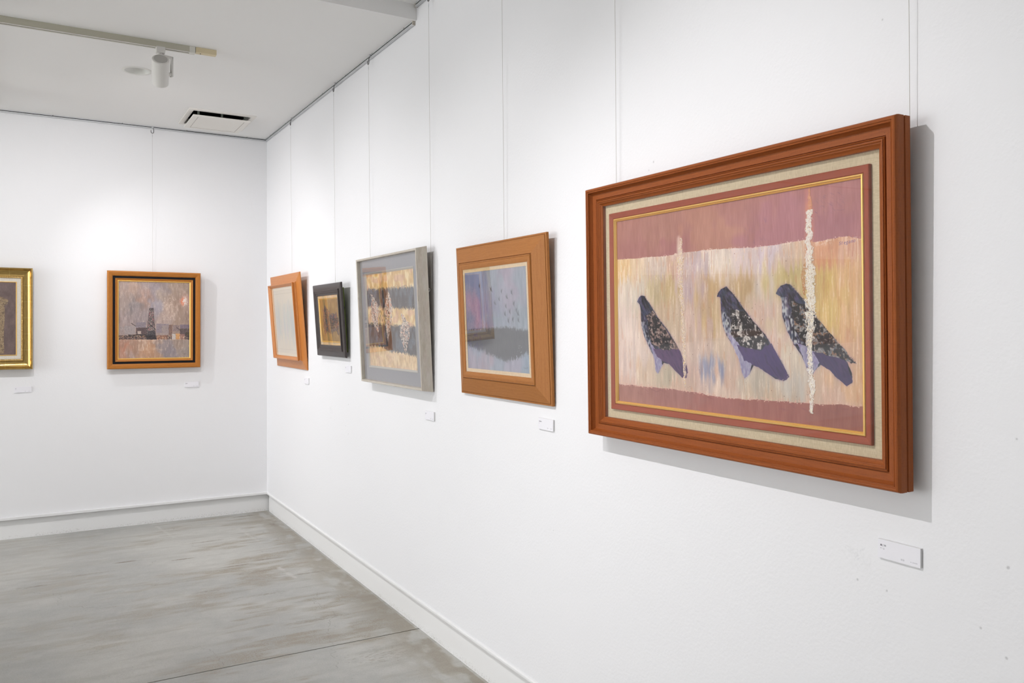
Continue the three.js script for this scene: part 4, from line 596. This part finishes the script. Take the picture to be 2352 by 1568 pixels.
{ // facade in a gilded cove frame, cut by the edge of the view
  const W = 0.485, H = 0.66, g = thing('framed_painting', 'picture of a tan building in a wide gilded frame with a beaded edge', 'painting');
  frameRails(g, 'frame_rail', W, H, [[0, 0], [0, 0.04], [0.0015, 0.046], [0.005, 0.0492], [0.0095, 0.0488], [0.0122, 0.045], [0.0135, 0.0425], [0.018, 0.0372], [0.024, 0.0325], [0.032, 0.0288], [0.04, 0.0268], [0.048, 0.0262], [0.0535, 0.0272], [0.055, 0.0245], [0.067, 0.0235], [0.067, 0.003], [0.067, 0]], goldLeaf);
  { const beads = [], r = 0.0052, u = 0.0608, add = (px, py) => beads.push(new THREE.IcosahedronGeometry(r, 1).scale(1, 1, 0.9).translate(px, py, 0.0255)), w = W - 2 * u, h = H - 2 * u, nx = Math.round(w / 0.0092), ny = Math.round(h / 0.0092);
    for (let i = 0; i < nx; i++) { add(-w / 2 + w * i / nx, u); add(w / 2 - w * i / nx, u + h); } for (let i = 0; i < ny; i++) { add(w / 2, u + h * i / ny); add(-w / 2, u + h - h * i / ny); }
    const bm = mesh('bead_moulding', mergeGeometries(beads), std({ color: new THREE.Color().setRGB(0.76, 0.55, 0.24), metalness: 1, roughness: 0.3 }), g); bm.userData.kind = 'stuff'; }
  ring(g, 'linen_liner', W, H, [[0.062, 0.005], [0.062, 0.0195], [0.0905, 0.0185], [0.0905, 0.005]], paleLinen);
  ring(g, 'gilt_fillet', W, H, [[0.09, 0.006], [0.09, 0.0208], [0.0918, 0.0214], [0.0955, 0.0175], [0.0955, 0.006]], gilt);
  board(g, 'painted_canvas', W, H, 0.0948, 0.0162, paintFacade()); pane(g, W, H, 0.0662, 0.0226, plainGlass); back(g, W, H, 0.04, 0.0005, 0.005);
  hang(g, 'back', -1.768, 1.112, 0.018, 0.5);
}
// three more pictures further along the far wall: they show as dark rectangles in the glass of the pigeon painting
for (const [cx, y, W, H, s, base, cols, label, frame] of [
  [-4.0, 1.1, 0.6, 0.68, 801, '#4a4038', [[70, 60, 50], [50, 44, 44], [96, 80, 60]], 'upright dark brown picture further along the far wall, mirrored beside the first pigeon', EBONY],
  [-4.9, 1.13, 0.88, 0.66, 802, '#57482f', [[96, 78, 46], [70, 58, 44], [110, 92, 60]], 'wide ochre picture further along the far wall, mirrored behind the second pigeon', OAK],
  [-6.25, 1.0, 1.16, 0.96, 803, '#4e4630', [[88, 78, 50], [64, 56, 40], [104, 92, 62]], 'largest olive brown picture of the far wall, mirrored around the third pigeon', MAHOGANY]]) {
  const g = thing('framed_painting', label, 'painting');
  frameRails(g, 'frame_rail', W, H, [[0, 0], [0, 0.03], [0.004, 0.034], [0.012, 0.034], [0.05, 0.022], [0.06, 0.02], [0.06, 0]], frame);
  board(g, 'painted_canvas', W, H, 0.058, 0.016, paintPlain(s, base, cols)); back(g, W, H, 0.03, 0.0005, 0.004);
  hang(g, 'back', cx, y, 0.01, 0.8);
}

// ------------------------------------------------------------------ title cards
const cardFoam = std({ color: 0xf2f2f3, roughness: 0.6 });
// [wall, along, y, glyph count of the title, title length of second line, price length]
function cardFace(n, big) {
  const c = canvas(760, 308), x = c.getContext('2d'); x.fillStyle = '#f1f0f5'; x.fillRect(0, 0, 760, 308); srand(900 + n);
  const S = 30, X0 = 44, Y0 = 78; x.strokeStyle = '#3c3840'; x.lineCap = 'butt';
  const strokes = (px, py, list, w, col = '#4a464e') => { x.strokeStyle = col; x.lineWidth = w; for (const l of list) { x.beginPath(); l.forEach((p, i) => (i ? x.lineTo(px + p[0] * S, py + p[1] * S) : x.moveTo(px + p[0] * S, py + p[1] * S))); x.stroke(); } };
  const DOVE = [[[0, 0.1], [0.4, 0.1], [0.4, 0.8], [0.5, 0.95]], [[0.2, 0], [0.2, 0.5], [0, 0.95]], [[0.55, 0.05], [0.95, 0.05], [0.95, 0.35], [0.55, 0.35]], [[0.55, 0], [0.55, 0.55], [1, 0.55]], [[0.55, 0.2], [0.95, 0.2]], [[0.55, 0.7], [1, 0.7], [0.98, 1], [0.85, 1]], [[0.6, 0.8], [0.62, 0.95]], [[0.72, 0.8], [0.74, 0.95]]];
  const THREE_ = [[[0.1, 0.15], [0.9, 0.15]], [[0.18, 0.5], [0.82, 0.5]], [[0.02, 0.9], [0.98, 0.9]]];
  const WING = [[[0, 0.1], [0.42, 0.1], [0.42, 0.98]], [[0.12, 0.28], [0.28, 0.38]], [[0.05, 0.72], [0.36, 0.5]], [[0.56, 0.1], [0.98, 0.1], [0.98, 0.98]], [[0.68, 0.28], [0.84, 0.38]], [[0.6, 0.72], [0.92, 0.5]]];
  const GEN = [[[0, 0.1], [1, 0.1]], [[0.5, 0], [0.5, 1]], [[0.1, 0.45], [0.9, 0.45]], [[0.15, 0.2], [0.15, 0.9], [0.85, 0.9], [0.85, 0.2]], [[0.1, 0.7], [0.9, 0.7]]];
  if (big) [DOVE, THREE_, WING].forEach((k, i) => strokes(X0 + i * 36, Y0, k, i === 1 ? 3 : 4.5)); else for (let i = 0; i < n; i++) strokes(X0 + i * 34, Y0, GEN, 4);
  x.fillStyle = '#8d8a93'; x.font = '22px sans-serif'; x.fillText(big ? 'M15 \u53F7'.slice(0, 3) : '', X0, Y0 + 72); if (big) strokes(X0 + 52, Y0 + 54, GEN, 1.8, '#9a97a0'); else strokes(X0, Y0 + 50, GEN, 2, '#aaa7b0');
  x.fillStyle = '#94919a'; x.font = '24px sans-serif'; const w = big ? 210 : 170; strokes(700 - w - 70, 236, GEN, 2, '#9a97a0'); strokes(700 - w - 36, 236, GEN, 2, '#9a97a0'); x.textAlign = 'right'; x.fillText(big ? '\u00A5 1,200,000' : '\u00A5 350,000', 712, 260); x.textAlign = 'left';
  return std({ color: 0xffffff, map: tex(c), roughness: 0.55 });
}
for (const [wall, along, y, n, big, label] of [
  ['right', 5.241, 0.912, 3, true, 'white title card on the wall below the big pigeon painting'],
  ['right', 3.909, 1.036, 4, false, 'white title card below the hazy blue landscape'],
  ['right', 2.953, 0.976, 2, false, 'white title card below the silver framed picture'],
  ['right', 1.864, 1.134, 2, false, 'white title card below the small black frame'],
  ['right', 1.057, 1.022, 2, false, 'white title card below the pale orange box frame'],
  ['back', -0.5355, 0.954, 3, false, 'white title card on the far wall below the tower painting'],
  ['back', -1.582, 0.957, 1, false, 'white title card below the gilded frame at the edge of view']]) {
  const g = thing('title_card', label, 'card', 'title cards');
  mesh('card_board', new RoundedBoxGeometry(0.0955, 0.0388, 0.0058, 1, 0.0003).translate(0, 0.0194, 0.0029), cardFoam, g);
  mesh('printed_face', new THREE.BoxGeometry(0.0949, 0.0382, 0.0003).translate(0, 0.0194, 0.0059), cardFace(n, big), g);
  hang(g, wall, along, y, 0.0002, 0);
}

// ------------------------------------------------------------------ picture rails, hooks and wires
const alu = std({ color: 0xc9cbcd, metalness: 0.45, roughness: 0.42 }), darkSteel = std({ color: 0x4a4846, metalness: 0.7, roughness: 0.4 }), slotDark = std({ color: 0x2b2927, roughness: 0.8 }), wireMat = std({ color: 0xc6c2bd, metalness: 0.3, roughness: 0.5 });
function rail(name, len, label, ends) {
  const g = thing(name, label, 'picture rail');
  const s = new THREE.Shape(); [[0, 0], [0.004, -0.003], [0.0128, -0.003], [0.0138, -0.002], [0.0138, 0.0052], [0.0122, 0.0052], [0.0122, -0.0008], [0.003, -0.0008], [0.003, 0.012], [0.0122, 0.012], [0.0122, 0.0098], [0.0138, 0.0098], [0.0138, 0.015], [0, 0.015]].forEach((p, i) => (i ? s.lineTo(p[0], p[1]) : s.moveTo(p[0], p[1])));
  mesh('channel', new THREE.ExtrudeGeometry(s, { depth: len, bevelEnabled: false }), alu, g);
  mesh('slot', boxAt(0.003, 0.009, -0.0006, 0.0118, 0.001, len - 0.001), slotDark, g);
  for (const z of ends) mesh('end_cap', new RoundedBoxGeometry(0.0148, 0.0188, 0.006, 1, 0.001).translate(0.0074, 0.006, z), std({ color: 0xb9b2a8, roughness: 0.5 }), g);
  for (let z = 0.15; z < Math.min(len, 3); z += 0.42) mesh('screw', new THREE.CylinderGeometry(0.0022, 0.0022, 0.002, 10).rotateZ(Math.PI / 2).translate(0.0142, 0.0125, z), darkSteel, g);
  return g;
}
const RY = 2.785;
{ // local x = away from the wall, local z = along it
  const a = rail('picture_rail', STEP_Z - 0.03, 'aluminium picture rail along the top of the right wall under the lower ceiling', [STEP_Z - 0.03]); a.position.set(0, RY, 0.012); a.scale.x = 1; a.rotation.y = 0; a.applyMatrix4(new THREE.Matrix4());
  a.children.forEach((m) => { m.geometry.scale(-1, 1, 1); flip(m.geometry); });
  const b = rail('picture_rail', 6.2, 'aluminium picture rail on the right wall starting beyond the ceiling step', [0]); b.position.set(0, H_UP - 0.015, STEP_Z + 0.012);
  b.children.forEach((m) => { m.geometry.scale(-1, 1, 1); flip(m.geometry); });
  const c = rail('picture_rail', 7.5, 'aluminium picture rail along the top of the far wall', []); c.rotation.y = -Math.PI / 2; c.position.set(0, RY, 0);
  c.children.forEach((m) => { /* local x -> world z after the turn */ });
}
function flip(geo) {
  if (geo.index) { const ix = geo.index; for (let i = 0; i < ix.count; i += 3) { const a = ix.getX(i + 1); ix.setX(i + 1, ix.getX(i + 2)); ix.setX(i + 2, a); } } else for (const k of Object.keys(geo.attributes)) { const at = geo.attributes[k], n = at.itemSize; for (let i = 0; i < at.count; i += 3) for (let q = 0; q < n; q++) { const a = at.array[(i + 1) * n + q]; at.array[(i + 1) * n + q] = at.array[(i + 2) * n + q]; at.array[(i + 2) * n + q] = a; } }
  geo.computeVertexNormals();
}
// wire: from a hook on the rail down to the back of a frame
function hanger(wall, along, top, bottom, foot, label) {
  const g = thing('hanging_wire', label, 'wire');
  const f = 0.024, hookR = 0.0085;
  mesh('slider', new RoundedBoxGeometry(0.012, 0.016, 0.01, 1, 0.001).translate(0, 0.006, 0.016), alu, g);
  // J hook, opening towards the left as one faces the wall
  const pts = [new THREE.Vector3(0.004, 0.004, 0.019), new THREE.Vector3(0.0062, -0.012, f)]; for (let k = 0; k <= 8; k++) { const t = Math.PI * k / 8; pts.push(new THREE.Vector3(Math.cos(t) * hookR - 0.0022, -0.028 - Math.sin(t) * hookR, f)); } pts.push(new THREE.Vector3(-hookR - 0.0035, -0.016, f));
  mesh('hook', new THREE.TubeGeometry(new THREE.CatmullRomCurve3(pts), 40, 0.0019, 8), darkSteel, g);
  const a = new THREE.Vector3(-0.0022, -0.036, f), b = new THREE.Vector3(0, bottom - top, foot);
  mesh('wire', new THREE.TubeGeometry(new THREE.LineCurve3(a, b), 1, 0.0007, 6), wireMat, g);
  mesh('crimp', new THREE.CylinderGeometry(0.0014, 0.0014, 0.014, 8).translate(-0.0021, -0.055, f - 0.0003), alu, g);
  if (wall === 'right') { g.position.set(0, top, along); g.rotation.y = -Math.PI / 2; } else g.position.set(along, top, 0);
}
hanger('right', 0.745, RY, 1.65, 0.012, 'thin wire and hook holding the pale orange box frame');
hanger('right', 1.665, RY, 1.5, 0.012, 'thin wire and hook holding the small black frame');
hanger('right', 2.235, RY, 1.56, 0.012, 'thin wire and hook at the far end of the silver frame');
hanger('right', 2.985, H_UP - 0.015, 1.56, 0.012, 'thin wire and hook at the near end of the silver frame');
hanger('right', 3.635, H_UP - 0.015, 1.6, 0.012, 'thin wire hanging down to the hazy blue landscape');
hanger('right', 4.318, H_UP - 0.015, 1.66, 0.014, 'thin wire at the far end of the big pigeon painting');
hanger('right', 5.272, H_UP - 0.015, 1.66, 0.014, 'thin wire at the near end of the big pigeon painting');
hanger('back', -0.797, RY, 1.6, 0.01, 'thin wire and hook holding the tower painting on the far wall');

// ------------------------------------------------------------------ ceiling fittings
const trackGrey = std({ color: 0xb9b6a6, roughness: 0.5 }), trackWhite = std({ color: 0xdedcd4, roughness: 0.5 }), creamPlastic = std({ color: 0xd9cba8, roughness: 0.55 }), lampWhite = std({ color: 0xdcdad6, roughness: 0.5 }), lampCap = std({ color: 0xb4b2ae, roughness: 0.6 });
function track(len, label) { // runs along local +x, hangs under local y = 0
  const g = thing('lighting_track', label, 'track');
  const w = 0.017, h = 0.03, s = new THREE.Shape(); [[-w, 0], [-w, -h], [-0.005, -h], [-0.005, -0.008], [0.005, -0.008], [0.005, -h], [w, -h], [w, 0]].forEach((p, i) => (i ? s.lineTo(p[0], p[1]) : s.moveTo(p[0], p[1])));
  mesh('track_body', new THREE.ExtrudeGeometry(s, { depth: len, bevelEnabled: false }).rotateY(Math.PI / 2), trackGrey, g);
  mesh('conductor_slot', boxAt(0.001, len - 0.05, -0.02, -0.0085, -0.0049, 0.0049), slotDark, g);
  for (const sx of [-1, 1]) mesh('lower_lip', boxAt(0, len - 0.001, -h - 0.0015, -h + 0.0005, sx > 0 ? 0.0055 : -w, sx > 0 ? w : -0.0055), trackWhite, g);
  mesh('end_cap', new RoundedBoxGeometry(0.028, h + 0.003, 2 * w + 0.002, 1, 0.002).translate(len + 0.0, -h / 2 - 0.0015, 0), trackWhite, g);
  return g;
}
const capScrew = new THREE.CylinderGeometry(0.003, 0.003, 0.002, 12);
{
  const a = track(5.98, 'grey lighting track on the lower ceiling ending in a cream connector'); a.position.set(-6.812, H_LOW, TRACK_Z);
  const feed = mesh('feed_box', new RoundedBoxGeometry(0.1, 0.026, 0.034, 1, 0.0015).translate(5.98 + 0.066, -0.013, 0), creamPlastic, a); mesh('screw', capScrew.clone().translate(5.98 + 0.04, -0.0265, 0), slotDark, feed);
  const b1 = track(1.5, 'lighting track over the far end of the right wall pictures'); b1.rotation.y = -Math.PI / 2; b1.position.set(TRACK_X, H_LOW, 0.2);
  const b2 = track(0.68, 'short lighting track on the lower ceiling before the step'); b2.rotation.y = -Math.PI / 2; b2.position.set(TRACK_X, H_LOW, 2.05);
  const c = track(6.2, 'long lighting track on the upper ceiling along the right wall'); c.rotation.y = -Math.PI / 2; c.position.set(TRACK_X, H_UP, 3.1);
}
const downGlow = std({ color: 0xffffff, emissive: LAMP, emissiveIntensity: 8, roughness: 0.4 });
const lensGlow = std({ color: 0xffffff, emissive: LAMP, emissiveIntensity: 6, roughness: 0.4 });
const bodyProfile = [[0.0001, -0.07], [0.035, -0.07], [0.0388, -0.0688], [0.04, -0.066], [0.04, 0.0692], [0.0388, 0.07], [0.0345, 0.07], [0.0345, 0.056], [0.0001, 0.056]].map((p) => new THREE.Vector2(p[0], p[1]));
function spotlight(x, y, z, target, cd, ang, label, armDir) {
  const g = thing('track_spotlight', label, 'spotlight', 'white track spotlights'); g.position.set(x, y, z);
  const c = new THREE.Vector3(0, -0.144, 0), dir = new THREE.Vector3(...target).sub(new THREE.Vector3(x, y - 0.144, z)).normalize(), q = new THREE.Quaternion().setFromUnitVectors(new THREE.Vector3(0, 1, 0), dir);
  mesh('adapter', new RoundedBoxGeometry(0.042, 0.03, 0.036, 2, 0.003).translate(0, -0.04, 0), lampWhite, g);
  mesh('stem', new THREE.CylinderGeometry(0.011, 0.011, 0.014, 20).translate(0, -0.058, 0), lampWhite, g);
  const ax = armDir, s1 = 0.062;
  mesh('yoke', mergeGeometries([new RoundedBoxGeometry(0.076, 0.01, 0.022, 1, 0.0015).translate(0.023, -0.066, 0), new RoundedBoxGeometry(0.009, 0.1, 0.022, 1, 0.0015).translate(s1 - 0.0055, -0.111, 0), new THREE.CylinderGeometry(0.009, 0.009, 0.018, 18).rotateZ(Math.PI / 2).translate(0.045, -0.15, 0)]).rotateY(ax), lampWhite, g);
  const body = mesh('lamp_body', new THREE.LatheGeometry(bodyProfile, 48).applyQuaternion(q).translate(c.x, c.y, c.z), lampWhite, g);
  mesh('rear_cap', new THREE.CylinderGeometry(0.0315, 0.0315, 0.0025, 40).translate(0, -0.0708, 0).applyQuaternion(q).translate(c.x, c.y, c.z), lampCap, body);
  mesh('lens', new THREE.CylinderGeometry(0.034, 0.034, 0.002, 32).translate(0, 0.06, 0).applyQuaternion(q).translate(c.x, c.y, c.z), lensGlow, body);
  const L = new THREE.SpotLight(LAMP, cd, 0, ang, 1, 2); L.name = 'spot_beam'; L.position.copy(c).addScaledVector(dir, 0.079); L.castShadow = true; L.shadow.mapSize.set(1024, 1024); L.shadow.radius = 0.55; L.shadow.bias = -0.0005;
  const t = new THREE.Object3D(); t.name = 'aim_point'; t.position.set(target[0] - x, target[1] - y, target[2] - z); g.add(L); g.add(t); L.target = t;
}
const spotLabels = { 'A-0.98': 'white cylindrical spotlight on the track beside the round ceiling fitting', 'A-1.73': 'track spotlight lighting the gilded frame' };
for (const [tr, p, target, cd, ang] of SPOTS) {
  const y = tr === 'A' || tr === 'B' ? H_LOW : H_UP, pos = tr === 'A' ? [p, y, TRACK_Z] : tr === 'D' ? [-5.6, y, p] : [TRACK_X, y, p];
  const names = { A: 'far wall', B: 'far part of the right wall', C: 'near part of the right wall', D: 'left wall' };
  spotlight(...pos, target, cd, ang, spotLabels[tr + p] || `white track spotlight outside the view aimed at the ${names[tr]}`, tr === 'A' ? 0.28 : tr === 'D' ? Math.PI / 2 : Math.PI / 2);
}
const ringMat = std({ color: 0xe4e4df, roughness: 0.5 }), reflectorMat = std({ color: 0xe2e2de, roughness: 0.4 });
const ringGeo = new THREE.LatheGeometry([[0.0615, 0.004], [0.0612, -0.001], [0.064, -0.003], [0.076, -0.0028], [0.0785, -0.0005], [0.0785, 0]].map((p) => new THREE.Vector2(...p)), 64);
{ // round recessed fitting, unlit
  const g = thing('recessed_downlight', 'round white recessed ceiling light beside the spotlight, switched off', 'downlight', 'recessed ceiling lights'); g.position.set(DOWN.x, H_LOW, DOWN.z);
  mesh('trim_ring', ringGeo, ringMat, g);
  mesh('reflector', new THREE.LatheGeometry([[0.0002, 0.034], [0.034, 0.033], [0.05, 0.022], [0.062, 0.001], [0.064, 0.001], [0.052, 0.026], [0.036, 0.038], [0.0002, 0.039]].map((p) => new THREE.Vector2(...p)), 64), reflectorMat, g);
}
ADDED_DOWNLIGHTS.forEach(([x, z, cd]) => { // same fittings, lit and unseen, added to bounce fill light onto the ceiling
  const g = thing('recessed_downlight', 'added recessed ceiling light outside the view, lit as fill', 'downlight', 'recessed ceiling lights'); g.position.set(x, H_UP, z);
  mesh('trim_ring', ringGeo, ringMat, g);
  mesh('diffuser', new THREE.CylinderGeometry(0.061, 0.061, 0.002, 40).translate(0, -0.0012, 0), downGlow, g);
  const L = new THREE.SpotLight(LAMP, cd, 0, 0.75, 0.7, 2); L.name = 'added_down_beam'; L.position.set(0, -0.008, 0); L.castShadow = true; L.shadow.radius = 3; L.shadow.mapSize.set(1024, 1024);
  const t = new THREE.Object3D(); t.name = 'aim_point'; t.position.set(0, -2, 0); g.add(L); g.add(t); L.target = t;
});
{ // ventilation unit: dark cavity, flange and dropped panel
  const g = thing('ceiling_ventilator', 'square white ceiling ventilator with a dropped panel near the corner', 'ventilator');
  const { x0, x1, z0, z1 } = VENT, cx = (x0 + x1) / 2, cz = (z0 + z1) / 2; g.position.set(cx, H_LOW, cz);
  const w = x1 - x0, d = z1 - z0, W2 = std({ color: 0xeeebe5, roughness: 0.5 }), dk = std({ color: 0x161616, roughness: 0.7 });
  const hollow = (ow, od, iw, id, y0, y1) => { const s = new THREE.Shape(); s.moveTo(-ow / 2, -od / 2); s.lineTo(ow / 2, -od / 2); s.lineTo(ow / 2, od / 2); s.lineTo(-ow / 2, od / 2); s.closePath(); const h = new THREE.Path(); h.moveTo(-iw / 2, -id / 2); h.lineTo(-iw / 2, id / 2); h.lineTo(iw / 2, id / 2); h.lineTo(iw / 2, -id / 2); h.closePath(); s.holes.push(h); return new THREE.ExtrudeGeometry(s, { depth: y1 - y0, bevelEnabled: false }).rotateX(-Math.PI / 2).translate(0, y0, 0); };
  mesh('flange', hollow(w + 0.03, d + 0.03, w - 0.03, d - 0.03, -0.008, 0), W2, g);
  mesh('inner_collar', hollow(w - 0.026, d - 0.026, w - 0.034, d - 0.034, -0.006, 0.03), W2, g);
  mesh('cavity', mergeGeometries([boxAt(-w / 2 + 0.001, w / 2 - 0.001, 0.14, 0.15, -d / 2 + 0.001, d / 2 - 0.001), hollow(w - 0.002, d - 0.002, w - 0.012, d - 0.012, 0.03, 0.14).toNonIndexed()].map((q) => { const n = q.index ? q.toNonIndexed() : q; return n; })), dk, g);
  const p = mesh('drop_panel', new RoundedBoxGeometry(w - 0.03, 0.009, d - 0.05, 2, 0.003).translate(0.0, -0.032, -0.004), W2, g);
  { const gw = w - 0.1, gd = d - 0.11, t = 0.0016, y0 = -0.0371, y1 = -0.0364; mesh('panel_groove', mergeGeometries([boxAt(-gw / 2, gw / 2, y0, y1, -gd / 2, -gd / 2 + t), boxAt(-gw / 2, -gw / 2 + t, y0, y1, -gd / 2, gd / 2), boxAt(gw / 2 - t, gw / 2, y0, y1, -gd / 2, gd / 2)]), std({ color: 0x8a8278, roughness: 0.9 }), p); }
  for (const s of [-1, 0, 1]) mesh('support_post', boxAt(s * (w / 2 - 0.05) - 0.006, s * (w / 2 - 0.05) + 0.006, -0.03, 0.05, d / 2 - 0.05, d / 2 - 0.038), std({ color: 0x5b6058, roughness: 0.6 }), g);
}
scene.traverse((o) => { if (o.isMesh) { o.castShadow = true; o.receiveShadow = true; } });
renderer.render(scene, camera);
